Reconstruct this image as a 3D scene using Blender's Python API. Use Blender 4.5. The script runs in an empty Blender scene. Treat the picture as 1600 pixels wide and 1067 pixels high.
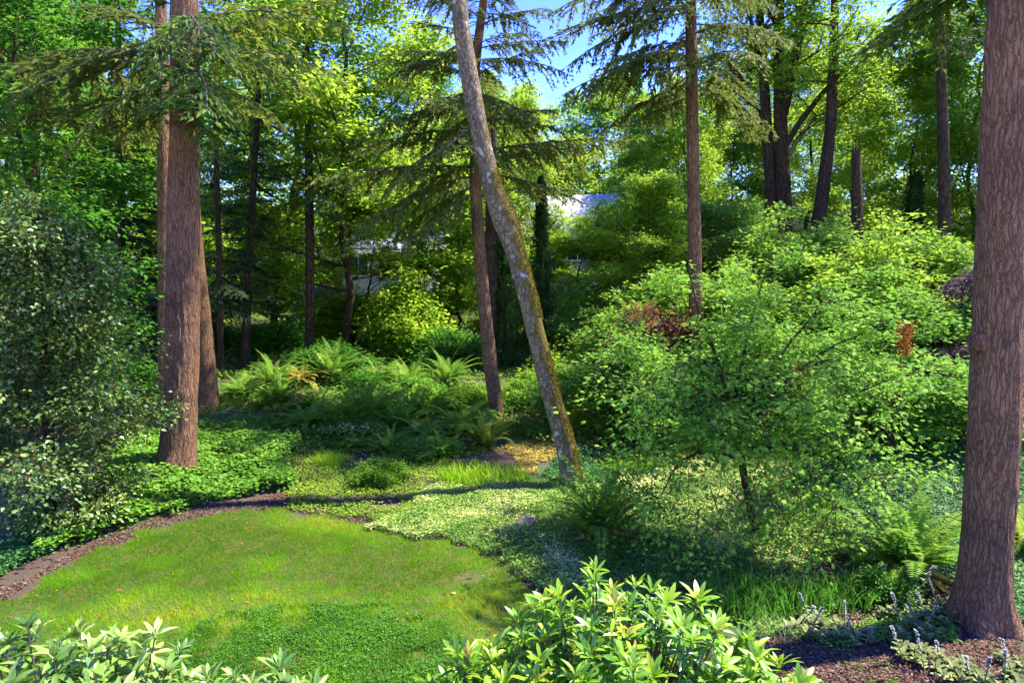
import bpy, math, random
import numpy as np
from mathutils import Vector
rad = math.radians
# ------------------------------------------------------------------ scene, camera, light
scn = bpy.context.scene
CAMZ, FPX, PITCH = 4.5, 1000.0, rad(4.0)
cam_d = bpy.data.cameras.new('camera'); cam = bpy.data.objects.new('camera', cam_d)
scn.collection.objects.link(cam); scn.camera = cam
cam.location = (0, 0, CAMZ); cam.rotation_euler = (rad(90) - PITCH, 0, 0)
cam_d.sensor_width = 36; cam_d.lens = 36 * FPX / 1600; cam_d.clip_end = 2000; cam_d.clip_start = 0.1

SUN_AZ, SUN_EL = 75, 58           # degrees right of straight ahead, above horizon
world = bpy.data.worlds.new('World'); scn.world = world; world.use_nodes = True
wn = world.node_tree; bg = wn.nodes['Background']
sky = wn.nodes.new('ShaderNodeTexSky'); sky.sky_type = 'NISHITA'; sky.sun_disc = False
sky.sun_elevation = rad(SUN_EL); sky.sun_rotation = rad(SUN_AZ)
sky.air_density = 1.0; sky.dust_density = 0.0; sky.ozone_density = 3.5
hs = wn.nodes.new('ShaderNodeHueSaturation'); hs.inputs['Saturation'].default_value = 1.32; hs.inputs['Hue'].default_value = .535; hs.inputs['Value'].default_value = 1.0
wn.links.new(sky.outputs[0], hs.inputs['Color']); wn.links.new(hs.outputs[0], bg.inputs[0])
bg.inputs[1].default_value = 0.135
sl = bpy.data.lights.new('sun', 'SUN'); sl.energy = 3.1; sl.angle = rad(1.0); sl.color = (1, .94, .82)
so = bpy.data.objects.new('sun', sl); scn.collection.objects.link(so)
sd = Vector((math.sin(rad(SUN_AZ)) * math.cos(rad(SUN_EL)), math.cos(rad(SUN_AZ)) * math.cos(rad(SUN_EL)), math.sin(rad(SUN_EL))))
so.rotation_euler = sd.to_track_quat('Z', 'Y').to_euler()
scn.view_settings.view_transform = 'Standard'; scn.view_settings.look = 'None'
scn.view_settings.exposure = 2.6; scn.view_settings.gamma = 1.0
cy = scn.cycles
cy.max_bounces = 9; cy.diffuse_bounces = 8; cy.glossy_bounces = 2; cy.transmission_bounces = 4; cy.transparent_max_bounces = 4
cy.caustics_reflective = False; cy.caustics_refractive = False; cy.use_denoising = True
cy.use_adaptive_sampling = True; cy.adaptive_threshold = 0.02

# ------------------------------------------------------------------ helpers
rng = np.random.default_rng(7); random.seed(7)
def _h(i, s):
    i = (i.astype(np.int64) * 374761393 + s * 668265263) & 0xffffffff
    i = ((i ^ (i >> 13)) * 1274126177) & 0xffffffff
    return ((i ^ (i >> 16)) & 0xffffff) / float(0xffffff)
def vn3(x, y, z, s=0):
    x, y, z = np.broadcast_arrays(np.asarray(x, float), np.asarray(y, float), np.asarray(z, float))
    xi, yi, zi = np.floor(x), np.floor(y), np.floor(z)
    u, v, w = x - xi, y - yi, z - zi
    u, v, w = [a * a * (3 - 2 * a) for a in (u, v, w)]
    r = 0
    for a in (0, 1):
        for b in (0, 1):
            for c in (0, 1):
                k = (xi + a) + (yi + b) * 1013 + (zi + c) * 7919
                r = r + _h(k, s + 11) * (u if a else 1 - u) * (v if b else 1 - v) * (w if c else 1 - w)
    return r
def fbm(x, y, z=0.0, s=0, o=3):
    r, a, t = 0, 1, 0
    for i in range(o):
        r = r + a * vn3(np.asarray(x) * 2**i, np.asarray(y) * 2**i, np.asarray(z) * 2**i, s + i); t += a; a *= .5
    return r / t
def sstep(a, b, x): t = np.clip((np.asarray(x, float) - a) / (b - a), 0, 1); return t * t * (3 - 2 * t)
def T(x, y):
    """terrain height"""
    x = np.asarray(x, float); y = np.asarray(y, float)
    base = .10 * np.logaddexp(0, (y - 13.5) * 1.2) / 1.2
    right = .27 * np.logaddexp(0, (y - 9.3) * 1.5) / 1.5
    w = sstep(1.5, 8, x - .12 * (y - 9))
    z = base * (1 - w) + right * w
    far = np.maximum(y - 42, 0)
    z = z - w * np.maximum(y - 38, 0) * .17 + far * .06
    z = z + sstep(-3.5, -9, x) * sstep(11, 15, y) * .35
    n = fbm(x * .35, y * .35, 0, 3) - .5
    return z + n * .35 * sstep(9, 16, y) + (fbm(x * 1.3, y * 1.3, 0, 9) - .5) * .05
CP, SP = math.cos(PITCH), math.sin(PITCH)
def ray(px, py):
    u = (px - 800) / FPX; v = (533.5 - py) / FPX
    return np.array([u, CP + v * SP, -SP + v * CP])
def P(px, py, d):
    """point seen at pixel (1600 wide photo) whose distance ahead is d metres"""
    r = ray(px, py); r = r / r[1]
    return np.array([0, 0, CAMZ]) + r * d
def G(px, py):
    r = ray(px, py); r = r / r[1]; d = np.linspace(2.5, 110, 8000)
    z = CAMZ + r[2] * d; t = T(r[0] * d, d)
    k = np.argmax(z <= t) if np.any(z <= t) else -1
    return np.array([r[0] * d[k], d[k], float(t[k])])
def GX(px, d):
    x = (px - 800) / FPX * d; return np.array([x, d, float(T(x, d))])
def norm(a): return a / np.maximum(np.linalg.norm(a, axis=-1, keepdims=True), 1e-9)

class Geo:
    def __init__(s): s.v = []; s.f = []; s.mi = []; s.t = []; s.n = 0
    def add(s, V, F, mat=0, tint=0.5):
        V = np.asarray(V, np.float32).reshape(-1, 3); F = np.asarray(F, np.int64)
        s.v.append(V); s.f.append(F + s.n); s.mi.append(np.full(len(F), mat, np.int32))
        s.t.append(np.broadcast_to(np.asarray(tint, np.float32), (len(V),)) if np.ndim(tint) == 0 else np.asarray(tint, np.float32))
        s.n += len(V)
    def merge(s, g, M=None, t=None, dt=0):
        for V, F, m, tt, off in zip(g.v, g.f, g.mi, g.t, np.cumsum([0] + [len(a) for a in g.v[:-1]])):
            W = V if M is None else V @ M.T
            if t is not None: W = W + t
            s.v.append(W.astype(np.float32)); s.f.append(F - off + s.n); s.mi.append(m); s.t.append(np.clip(tt + dt, 0, 1)); s.n += len(V)
    def mesh(s, name, mats, smooth=False):
        me = bpy.data.meshes.new(name)
        V = np.concatenate(s.v); me.vertices.add(len(V)); me.vertices.foreach_set('co', V.ravel())
        nl = sum(f.size for f in s.f); nf = sum(len(f) for f in s.f)
        me.loops.add(nl); me.polygons.add(nf)
        me.loops.foreach_set('vertex_index', np.concatenate([f.ravel() for f in s.f]).astype(np.int32))
        cnt = np.concatenate([np.full(len(f), f.shape[1], np.int32) for f in s.f])
        st = np.concatenate([[0], np.cumsum(cnt)[:-1]]).astype(np.int32)
        me.polygons.foreach_set('loop_start', st)
        me.polygons.foreach_set('material_index', np.concatenate(s.mi))
        if smooth is not False:
            mi = np.concatenate(s.mi); me.polygons.foreach_set('use_smooth', (mi >= 0) if smooth is True else np.isin(mi, smooth))
        a = me.attributes.new('tint', 'FLOAT', 'POINT'); a.data.foreach_set('value', np.concatenate(s.t))
        for m in mats: me.materials.append(m)
        me.update(calc_edges=True); return me

COL = scn.collection
def tag(o, label=None, cat=None, group=None, kind=None):
    if label: o['label'] = label
    if cat: o['category'] = cat
    if group: o['group'] = group
    if kind: o['kind'] = kind
    return o
def obj(name, me, parent=None, loc=(0, 0, 0)):
    if isinstance(me, tuple): me = me[0].mesh(name, *me[1:])
    o = bpy.data.objects.new(name, me); COL.objects.link(o); o.location = loc
    if parent: o.parent = parent
    return o
def root(name, loc, label, cat, group=None, rz=0, sc=1):
    o = bpy.data.objects.new(name, None); COL.objects.link(o); o.location = [float(a) for a in loc]
    o.rotation_euler = (0, 0, rz); o.scale = (sc, sc, sc) if np.isscalar(sc) else sc
    return tag(o, label, cat, group)

# ------------------------------------------------------------------ materials
def newmat(name):
    m = bpy.data.materials.new(name); m.use_nodes = True; nt = m.node_tree
    for n in list(nt.nodes): nt.nodes.remove(n)
    o = nt.nodes.new('ShaderNodeOutputMaterial'); return m, nt, o
def ND(nt, t, **k):
    n = nt.nodes.new('ShaderNode' + t)
    for a, b in k.items():
        if a in n.inputs: n.inputs[a].default_value = b
        else: setattr(n, a, b)
    return n
def ramp(nt, pts):
    n = nt.nodes.new('ShaderNodeValToRGB'); e = n.color_ramp.elements
    while len(e) < len(pts): e.new(.5)
    for i, (p, c) in enumerate(pts): e[i].position = p; e[i].color = (*c, 1) if len(c) == 3 else c
    return n
def leaf_mat(name, cols, trans, tfac=.42, rough=.45, spec=.35, objvar=.25):
    """cols: ramp of leaf colours picked by each leaf's own tint; trans: colour of light let through"""
    m, nt, o = newmat(name); L = nt.links
    at = ND(nt, 'Attribute', attribute_name='tint')
    oi = ND(nt, 'ObjectInfo')
    if cols[0][1] > cols[0][2] * 1.5: cols = [(a * 1.35, b * 1.2, c * .6) for a, b, c in cols]
    r = ramp(nt, [(i / (len(cols) - 1), c) for i, c in enumerate(cols)])
    add = ND(nt, 'Math', operation='MULTIPLY_ADD'); L.new(oi.outputs['Random'], add.inputs[0]); add.inputs[1].default_value = objvar; add.inputs[2].default_value = -objvar / 2
    ad2 = ND(nt, 'Math', operation='ADD', use_clamp=True); L.new(at.outputs['Fac'], ad2.inputs[0]); L.new(add.outputs[0], ad2.inputs[1])
    L.new(ad2.outputs[0], r.inputs[0])
    p = ND(nt, 'BsdfPrincipled', Roughness=min(.9, rough + .12)); p.inputs['Specular IOR Level'].default_value = spec * .5
    L.new(r.outputs[0], p.inputs['Base Color'])
    tr = ND(nt, 'BsdfTranslucent')
    mx = ND(nt, 'MixRGB', blend_type='MIX'); mx.inputs[0].default_value = .7; L.new(r.outputs[0], mx.inputs[1]); mx.inputs[2].default_value = (*trans, 1)
    L.new(mx.outputs[0], tr.inputs['Color'])
    ms = ND(nt, 'MixShader'); ms.inputs[0].default_value = tfac
    L.new(p.outputs[0], ms.inputs[1]); L.new(tr.outputs[0], ms.inputs[2]); L.new(ms.outputs[0], o.inputs[0])
    return m
def bark_mat(name, lo, mid, hi, sx=14, sz=2.6, bump=.06, moss=None, lichen=0):
    lo, mid, hi = [(a * 1.06, b * .97, c * .68) for a, b, c in (lo, mid, hi)]
    m, nt, o = newmat(name); L = nt.links
    tc = ND(nt, 'TexCoord'); nz = ND(nt, 'TexNoise', Scale=3.0, Detail=4.0)
    L.new(tc.outputs['Object'], nz.inputs['Vector'])
    va = ND(nt, 'VectorMath', operation='MULTIPLY_ADD'); L.new(nz.outputs['Color'], va.inputs[0]); va.inputs[1].default_value = (.16, .16, .5); L.new(tc.outputs['Object'], va.inputs[2])
    mp = ND(nt, 'Mapping'); mp.inputs['Scale'].default_value = (sx, sx, sz); L.new(va.outputs[0], mp.inputs[0])
    n2 = ND(nt, 'TexNoise', Scale=2.2, Detail=6.0, Roughness=.65); L.new(mp.outputs[0], n2.inputs['Vector'])
    wn_ = ND(nt, 'TexNoise', Scale=26.0, Detail=2.0); L.new(tc.outputs['Object'], wn_.inputs['Vector'])
    wa = ND(nt, 'VectorMath', operation='MULTIPLY_ADD'); L.new(wn_.outputs['Color'], wa.inputs[0]); wa.inputs[1].default_value = (.45, .45, .25); L.new(mp.outputs[0], wa.inputs[2])
    vo = ND(nt, 'TexVoronoi', feature='DISTANCE_TO_EDGE', Scale=1.0); L.new(wa.outputs[0], vo.inputs['Vector'])
    v2 = ND(nt, 'TexVoronoi', feature='DISTANCE_TO_EDGE', Scale=2.3); L.new(wa.outputs[0], v2.inputs['Vector'])
    r1 = ramp(nt, [(0, (.2, .2, .2)), (.16, (.8, .8, .8)), (.4, (1, 1, 1))]); L.new(vo.outputs['Distance'], r1.inputs[0])
    r2_ = ramp(nt, [(0, (.55, .55, .55)), (.22, (1, 1, 1))]); L.new(v2.outputs['Distance'], r2_.inputs[0])
    pm = ND(nt, 'Math', operation='MULTIPLY'); L.new(r1.outputs[0], pm.inputs[0]); L.new(r2_.outputs[0], pm.inputs[1]); prev = pm.outputs[0]
    mul = ND(nt, 'Math', operation='MULTIPLY'); L.new(prev, mul.inputs[0]); L.new(n2.outputs['Fac'], mul.inputs[1])
    cr = ramp(nt, [(0.08, lo), (.34, mid), (.72, hi)]); L.new(mul.outputs[0], cr.inputs[0])
    n3 = ND(nt, 'TexNoise', Scale=1.1, Detail=3.0); L.new(tc.outputs['Object'], n3.inputs['Vector'])
    r3 = ramp(nt, [(.35, (.72, .72, .75)), (.65, (1.2, 1.12, 1.05))]); L.new(n3.outputs['Fac'], r3.inputs[0])
    mm = ND(nt, 'MixRGB', blend_type='MULTIPLY'); mm.inputs[0].default_value = 1; L.new(cr.outputs[0], mm.inputs[1]); L.new(r3.outputs[0], mm.inputs[2])
    col = mm.outputs[0]
    if lichen:
        n4 = ND(nt, 'TexNoise', Scale=4.5, Detail=4.0, Roughness=.6); L.new(tc.outputs['Object'], n4.inputs['Vector'])
        r4 = ramp(nt, [(.61, (0, 0, 0)), (.66, (1, 1, 1))]); L.new(n4.outputs['Fac'], r4.inputs[0])
        f4 = ND(nt, 'Math', operation='MULTIPLY'); L.new(r4.outputs[0], f4.inputs[0]); f4.inputs[1].default_value = lichen
        mx = ND(nt, 'MixRGB'); L.new(f4.outputs[0], mx.inputs[0]); L.new(col, mx.inputs[1]); mx.inputs[2].default_value = (.42, .42, .38, 1); col = mx.outputs[0]
    if moss:
        mcol, side, z0, z1 = moss
        ge = ND(nt, 'NewGeometry'); dp = ND(nt, 'VectorMath', operation='DOT_PRODUCT'); L.new(ge.outputs['Normal'], dp.inputs[0]); dp.inputs[1].default_value = side
        n5 = ND(nt, 'TexNoise', Scale=3.5, Detail=5.0); L.new(tc.outputs['Object'], n5.inputs['Vector'])
        a5 = ND(nt, 'Math', operation='MULTIPLY_ADD'); L.new(n5.outputs['Fac'], a5.inputs[0]); a5.inputs[1].default_value = 3.0; a5.inputs[2].default_value = -1.75
        s5 = ND(nt, 'Math', operation='ADD'); L.new(dp.outputs['Value'], s5.inputs[0]); L.new(a5.outputs[0], s5.inputs[1])
        sx_ = ND(nt, 'SeparateXYZ'); L.new(tc.outputs['Object'], sx_.inputs[0])
        mr = ND(nt, 'MapRange'); L.new(sx_.outputs['Z'], mr.inputs[0]); mr.inputs[1].default_value = z0; mr.inputs[2].default_value = z1; mr.inputs[3].default_value = .35; mr.inputs[4].default_value = -.8
        s6 = ND(nt, 'Math', operation='ADD'); L.new(s5.outputs[0], s6.inputs[0]); L.new(mr.outputs[0], s6.inputs[1])
        r5 = ramp(nt, [(.28, (0, 0, 0)), (.5, (1, 1, 1))]); L.new(s6.outputs[0], r5.inputs[0])
        n6 = ND(nt, 'TexNoise', Scale=30.0, Detail=3.0); L.new(tc.outputs['Object'], n6.inputs['Vector'])
        r6 = ramp(nt, [(.3, tuple(c * .55 for c in mcol)), (.7, tuple(c * 1.35 for c in mcol))]); L.new(n6.outputs['Fac'], r6.inputs[0])
        mx = ND(nt, 'MixRGB'); L.new(r5.outputs[0], mx.inputs[0]); L.new(col, mx.inputs[1]); L.new(r6.outputs[0], mx.inputs[2]); col = mx.outputs[0]
    p = ND(nt, 'BsdfPrincipled', Roughness=.88); p.inputs['Specular IOR Level'].default_value = .15
    L.new(col, p.inputs['Base Color'])
    b = ND(nt, 'Bump', Strength=1.0, Distance=bump); L.new(mul.outputs[0], b.inputs['Height']); L.new(b.outputs[0], p.inputs['Normal'])
    L.new(p.outputs[0], o.inputs[0]); return m
def plain_mat(name, c1, c2, scale=6, rough=.8, bump=.01, detail=5):
    m, nt, o = newmat(name); L = nt.links
    tc = ND(nt, 'TexCoord'); n = ND(nt, 'TexNoise', Scale=scale, Detail=detail); L.new(tc.outputs['Object'], n.inputs['Vector'])
    r = ramp(nt, [(.3, c1), (.7, c2)]); L.new(n.outputs['Fac'], r.inputs[0])
    p = ND(nt, 'BsdfPrincipled', Roughness=rough); p.inputs['Specular IOR Level'].default_value = .25
    L.new(r.outputs[0], p.inputs['Base Color'])
    b = ND(nt, 'Bump', Strength=.7, Distance=bump); L.new(n.outputs['Fac'], b.inputs['Height']); L.new(b.outputs[0], p.inputs['Normal'])
    L.new(p.outputs[0], o.inputs[0]); return m

M = {}
M['fir_bark'] = bark_mat('fir_bark', (.08, .045, .036), (.25, .145, .118), (.42, .275, .235), 21, 1.9, .06)
M['fir_bark_far'] = bark_mat('fir_bark_far', (.06, .036, .026), (.19, .118, .082), (.30, .2, .145), 20, 2.6, .05)
M['dark_bark'] = bark_mat('dark_bark', (.018, .013, .010), (.06, .042, .03), (.12, .09, .065), 10, 2.2, .05)
M['mossy_bark'] = bark_mat('mossy_bark', (.06, .05, .045), (.17, .14, .13), (.29, .25, .235), 11, 5, .02, moss=((.095, .07, .013), (.93, -.25, 0), 6.0, 9.5), lichen=.6)
M['maple_bark'] = bark_mat('maple_bark', (.015, .011, .009), (.05, .034, .025), (.1, .07, .052), 9, 2.5, .03)
M['twig'] = plain_mat('twig_bark', (.05, .035, .025), (.12, .085, .06), 20)
M['pale_twig'] = plain_mat('pale_twig_bark', (.12, .10, .07), (.25, .2, .15), 20)
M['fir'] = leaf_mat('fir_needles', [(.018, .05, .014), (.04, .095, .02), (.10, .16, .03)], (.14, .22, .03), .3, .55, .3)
M['fir_sunlit_tint'] = leaf_mat('sunlit_tint_fir_needles', [(.05, .10, .02), (.10, .16, .025), (.20, .24, .04)], (.34, .38, .05), .38, .55, .3)  # sunlight painted into the needle colour of the left fir's right-hand boughs
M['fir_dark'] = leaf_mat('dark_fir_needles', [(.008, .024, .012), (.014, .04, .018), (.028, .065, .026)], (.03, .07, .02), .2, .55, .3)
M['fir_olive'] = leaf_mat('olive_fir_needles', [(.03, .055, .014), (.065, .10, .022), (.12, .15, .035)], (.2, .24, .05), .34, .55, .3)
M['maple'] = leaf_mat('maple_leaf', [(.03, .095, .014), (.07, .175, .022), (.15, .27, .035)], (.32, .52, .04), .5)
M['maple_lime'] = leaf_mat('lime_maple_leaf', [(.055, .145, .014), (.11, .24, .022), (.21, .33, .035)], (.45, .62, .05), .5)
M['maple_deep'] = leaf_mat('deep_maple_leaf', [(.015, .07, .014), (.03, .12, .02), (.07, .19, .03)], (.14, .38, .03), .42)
M['vine'] = leaf_mat('vine_maple_leaf', [(.03, .10, .020), (.068, .19, .032), (.135, .29, .045), (.18, .32, .045)], (.26, .5, .04), .38, .5, .3)
M['vine_far'] = leaf_mat('vine_maple_leaf_pale', [(.045, .12, .025), (.095, .21, .038), (.185, .32, .055)], (.32, .54, .05), .4, .5, .3)
M['holly'] = leaf_mat('holly_leaf', [(.026, .065, .018), (.055, .12, .03), (.13, .20, .065), (.27, .32, .15)], (.12, .2, .04), .18, .3, .9)
M['red_leaf'] = leaf_mat('copper_leaf', [(.06, .03, .025), (.16, .06, .03), (.28, .13, .04)], (.4, .15, .04), .4)
M['plum_leaf'] = leaf_mat('plum_leaf', [(.035, .022, .03), (.08, .04, .055), (.15, .09, .11)], (.12, .05, .06), .3)
M['dead'] = leaf_mat('dead_leaf', [(.14, .04, .015), (.25, .08, .025), (.36, .15, .05)], (.3, .1, .03), .25, .8, .1)
M['rhodo'] = leaf_mat('rhododendron_leaf', [(.018, .07, .012), (.05, .15, .018), (.11, .25, .022), (.19, .33, .03), (.3, .3, .07)], (.3, .52, .03), .28, .22, .9)
M['rhodo_pale'] = leaf_mat('pale_rhododendron_leaf', [(.035, .10, .03), (.09, .19, .05), (.18, .29, .10), (.30, .39, .2)], (.26, .42, .1), .28, .22, .9)
M['fern'] = leaf_mat('fern_frond', [(.05, .13, .02), (.10, .22, .03), (.19, .32, .06)], (.22, .4, .05), .38, .5, .35)
M['fern_yellow'] = leaf_mat('yellow_fern_frond', [(.07, .14, .02), (.15, .24, .03), (.27, .33, .07)], (.4, .5, .07), .4, .5, .35)
M['iris'] = leaf_mat('iris_blade', [(.08, .2, .01), (.17, .34, .015), (.3, .46, .02)], (.35, .6, .03), .42, .4, .4)
M['iris_dark'] = leaf_mat('dark_iris_blade', [(.02, .08, .01), (.04, .14, .015), (.09, .22, .025)], (.14, .36, .03), .36, .4, .4)
M['lawn'] = leaf_mat('lawn_blade', [(.025, .12, .003), (.06, .23, .004), (.13, .32, .008), (.26, .35, .02)], (.36, .50, .01), .42, .8, .05, 0)
M['straw'] = leaf_mat('straw_blade', [(.18, .16, .04), (.3, .26, .09), (.42, .36, .17)], (.4, .34, .1), .3, .7, .15, 0)
M['cover'] = leaf_mat('creeper_leaf', [(.05, .14, .025), (.10, .24, .04), (.2, .36, .08)], (.26, .5, .06), .34, .4, .4, 0)
M['cover_light'] = leaf_mat('lime_creeper_leaf', [(.06, .15, .015), (.13, .25, .025), (.25, .36, .05)], (.36, .52, .05), .38, .5, .3, 0)
M['cover_white'] = leaf_mat('variegated_leaf', [(.035, .11, .02), (.07, .17, .03), (.12, .24, .05), (.28, .38, .16), (.62, .64, .5)], (.3, .45, .15), .3, .42, .4, 0)
M['cover_dark'] = leaf_mat('periwinkle_leaf', [(.02, .08, .035), (.04, .14, .055), (.09, .23, .09)], (.08, .26, .06), .26, .34, .45, 0)
M['under'] = leaf_mat('undergrowth_leaf', [(.035, .10, .018), (.08, .18, .025), (.16, .28, .04)], (.26, .45, .04), .38, .5, .3, 0)
M['silver'] = leaf_mat('silver_leaf', [(.08, .115, .07), (.14, .185, .12), (.22, .27, .19)], (.2, .26, .18), .2, .8, .1)
M['lilac'] = leaf_mat('lilac_bloom', [(.2, .2, .2), (.33, .31, .36), (.45, .46, .46)], (.3, .28, .3), .3, .8, .1)
M['moss'] = leaf_mat('moss_tuft', [(.035, .034, .008), (.085, .078, .015), (.15, .135, .025)], (.2, .15, .03), .2, .9, .1)
M['berry'] = plain_mat('red_berry', (.3, .02, .012), (.45, .06, .03), 8, .35)
M['pod'] = plain_mat('brown_seed_pod', (.16, .04, .02), (.34, .12, .05), 12, .7)
M['pink'] = plain_mat('pink_bud', (.4, .13, .07), (.55, .3, .1), 12, .7)
M['stone'] = plain_mat('stone', (.12, .085, .055), (.24, .18, .12), 9, .9, .03)
M['chip'] = leaf_mat('bark_chip', [(.04, .02, .014), (.10, .05, .035), (.22, .14, .10)], (.1, .05, .03), .05, .9, .1, 0)
M['roof'] = plain_mat('pale_metal_roof', (.50, .48, .44), (.58, .56, .5), 3, .75)
M['wall'] = plain_mat('grey_siding', (.33, .34, .38), (.42, .43, .47), 2)
M['trim'] = plain_mat('white_trim', (.72, .72, .74), (.8, .8, .82), 2)
M['glass'] = plain_mat('window_glass', (.03, .04, .05), (.05, .07, .08), 2, .08)
M['wood'] = plain_mat('weathered_slat', (.38, .36, .38), (.55, .53, .55), 8)

def ground_mat():
    m, nt, o = newmat('forest_floor'); L = nt.links
    tc = ND(nt, 'TexCoord'); n = ND(nt, 'TexNoise', Scale=.9, Detail=8.0, Roughness=.65); L.new(tc.outputs['Object'], n.inputs['Vector'])
    n2 = ND(nt, 'TexNoise', Scale=26.0, Detail=6.0, Roughness=.7); L.new(tc.outputs['Object'], n2.inputs['Vector'])
    r = ramp(nt, [(.35, (.05, .032, .016)), (.50, (.075, .048, .025)), (.58, (.045, .08, .014))]); L.new(n.outputs['Fac'], r.inputs[0])
    r2 = ramp(nt, [(.3, (.45, .42, .4)), (.7, (1.6, 1.45, 1.35))]); L.new(n2.outputs['Fac'], r2.inputs[0])
    mm = ND(nt, 'MixRGB', blend_type='MULTIPLY'); mm.inputs[0].default_value = 1; L.new(r.outputs[0], mm.inputs[1]); L.new(r2.outputs[0], mm.inputs[2])
    p = ND(nt, 'BsdfPrincipled', Roughness=.95); L.new(mm.outputs[0], p.inputs['Base Color'])
    b = ND(nt, 'Bump', Strength=1.0, Distance=.05); L.new(n2.outputs['Fac'], b.inputs['Height']); L.new(b.outputs[0], p.inputs['Normal'])
    L.new(p.outputs[0], o.inputs[0]); return m
M['ground'] = ground_mat()
M['turf'] = plain_mat('turf', (.03, .06, .008), (.09, .075, .022), 3.5, .95, .02, 9)

# ------------------------------------------------------------------ leaf shapes
def kite(w=.35, h=.08, d=.1, mid=.45):
    return np.array([(0, 0, 0), (w, mid, h), (0, 1, -d), (-w, mid, h)], float), np.array([(0, 1, 2), (0, 2, 3)])
def hexleaf(w=.42, h=.06, d=.12):
    return (np.array([(0, 0, 0), (w * .85, .25, h), (w * .8, .72, h * .5), (0, 1, -d), (-w * .8, .72, h * .5), (-w * .85, .25, h)], float),
            np.array([(0, 1, 2, 3), (0, 3, 4, 5)]))
def maple_leaf():
    pts = [(0, 0)]
    for a, l in [(112, .5), (78, .36), (52, .82), (26, .46), (0, 1.0), (-26, .46), (-52, .82), (-78, .36), (-112, .5)]:
        pts.append((math.sin(rad(a)) * l * .75, .28 + math.cos(rad(a)) * l * .72))
    V = [(0, .28, .04)] + [(x, y, -.14 * (x * x + (y - .3)**2)) for x, y in pts]
    n = len(pts); F = [(0, 1 + (i + 1) % n, 1 + i) for i in range(n)]
    return np.array(V, float), np.array(F)
def tri_leaf():
    """three-lobed leaf for foliage farther off"""
    V = [(0, 0, 0), (.42, .32, -.03), (.16, .5, .03), (0, 1, -.12), (-.16, .5, .03), (-.42, .32, -.03)]
    return np.array(V, float), np.array([(0, 1, 2, 4), (0, 4, 5, 5), (2, 3, 4, 4)][:1] + []) if 0 else np.array([(0, 1, 2), (0, 2, 4), (0, 4, 5), (2, 3, 4)])
def rhodo_leaf(curl=.3, fold=.35, side=0.):
    ts = [0, .18, .42, .7, .9, 1]; ws = [.012, .065, .115, .115, .06, .003]; V = []; F = []
    for t, w in zip(ts, ws):
        z = .1 * t - curl * t * t; sx = side * t * t
        V += [(-w + sx, t, z + w * fold), (sx, t, z), (w + sx, t, z + w * fold * .8)]
    for i in range(len(ts) - 1):
        a = i * 3; F += [(a, a + 1, a + 4, a + 3), (a + 1, a + 2, a + 5, a + 4)]
    return np.array(V, float), np.array(F)
KITE, NARROW, HEX, MAPLE, TRI, RHODO = kite(), kite(.16, .02, .06), hexleaf(), maple_leaf(), tri_leaf(), rhodo_leaf()
RHODO2, RHODO3 = rhodo_leaf(.6, .6, .1), rhodo_leaf(.12, .1, -.12)
def scatter(g, proto, pos, fwd, up, size, mat=0, tint=.5):
    V, F = proto; N = len(pos)
    if N == 0: return
    f = norm(fwd); x = norm(np.cross(f, up)); u = np.cross(x, f)
    size = np.broadcast_to(size, (N,))
    W = (V[None, :, 0, None] * x[:, None] + V[None, :, 1, None] * f[:, None] + V[None, :, 2, None] * u[:, None]) * size[:, None, None] + pos[:, None]
    FF = (F[None] + (np.arange(N) * len(V))[:, None, None]).reshape(-1, F.shape[1])
    g.add(W.reshape(-1, 3), FF, mat, np.repeat(np.broadcast_to(tint, (N,)), len(V)))
def rdir(n, r=rng, zs=1.0):
    a = r.normal(size=(n, 3)); a[:, 2] *= zs; return norm(a)

def tube(g, pts, radii, seg=8, mat=0, tint=.5, disp=None):
    pts = np.asarray(pts, float); radii = np.asarray(radii, float); n = len(pts)
    tan = norm(np.gradient(pts, axis=0)); ref = np.array([0, 1, 0]) if abs(tan[0][1]) < .8 else np.array([1, 0, 0])
    x = norm(ref - (tan @ ref)[:, None] * tan); y = np.cross(tan, x)
    a = np.linspace(0, 2 * np.pi, seg, endpoint=False)
    ring = x[:, None] * np.cos(a)[None, :, None] + y[:, None] * np.sin(a)[None, :, None]
    R = radii[:, None] * np.ones(seg)[None]
    if disp is not None: R = R * disp(pts, ring, R)
    V = (pts[:, None] + ring * R[..., None]).reshape(-1, 3)
    i = np.arange(n - 1)[:, None] * seg; j = np.arange(seg)[None]; k = (j + 1) % seg
    F = np.stack([i + j, i + k, i + seg + k, i + seg + j], -1).reshape(-1, 4)
    g.add(V, F, mat, tint)
def interp(keys, step):
    keys = np.asarray(keys, float); seg = np.linalg.norm(np.diff(keys[:, :3], axis=0), axis=1); s = np.concatenate([[0], np.cumsum(seg)])
    t = np.arange(0, s[-1] + step * .5, step)
    lin = np.stack([np.interp(t, s, keys[:, k]) for k in range(keys.shape[1])], 1)
    w = max(3, int(.5 * np.mean(seg) / step)) | 1; ker = np.hanning(w + 2)[1:-1]; ker /= ker.sum()
    pad = np.concatenate([np.repeat(lin[:1], w // 2, 0) * 2 - lin[1:w // 2 + 1][::-1] if w // 2 < len(lin) - 1 else lin[:0], lin, np.repeat(lin[-1:], w // 2, 0) * 2 - lin[-w // 2:-1][::-1] if w // 2 < len(lin) - 1 else lin[:0]])
    out = np.stack([np.convolve(pad[:, k], ker, 'same') for k in range(keys.shape[1])], 1)
    o = (len(out) - len(lin)) // 2; return out[o:o + len(lin)]

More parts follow.
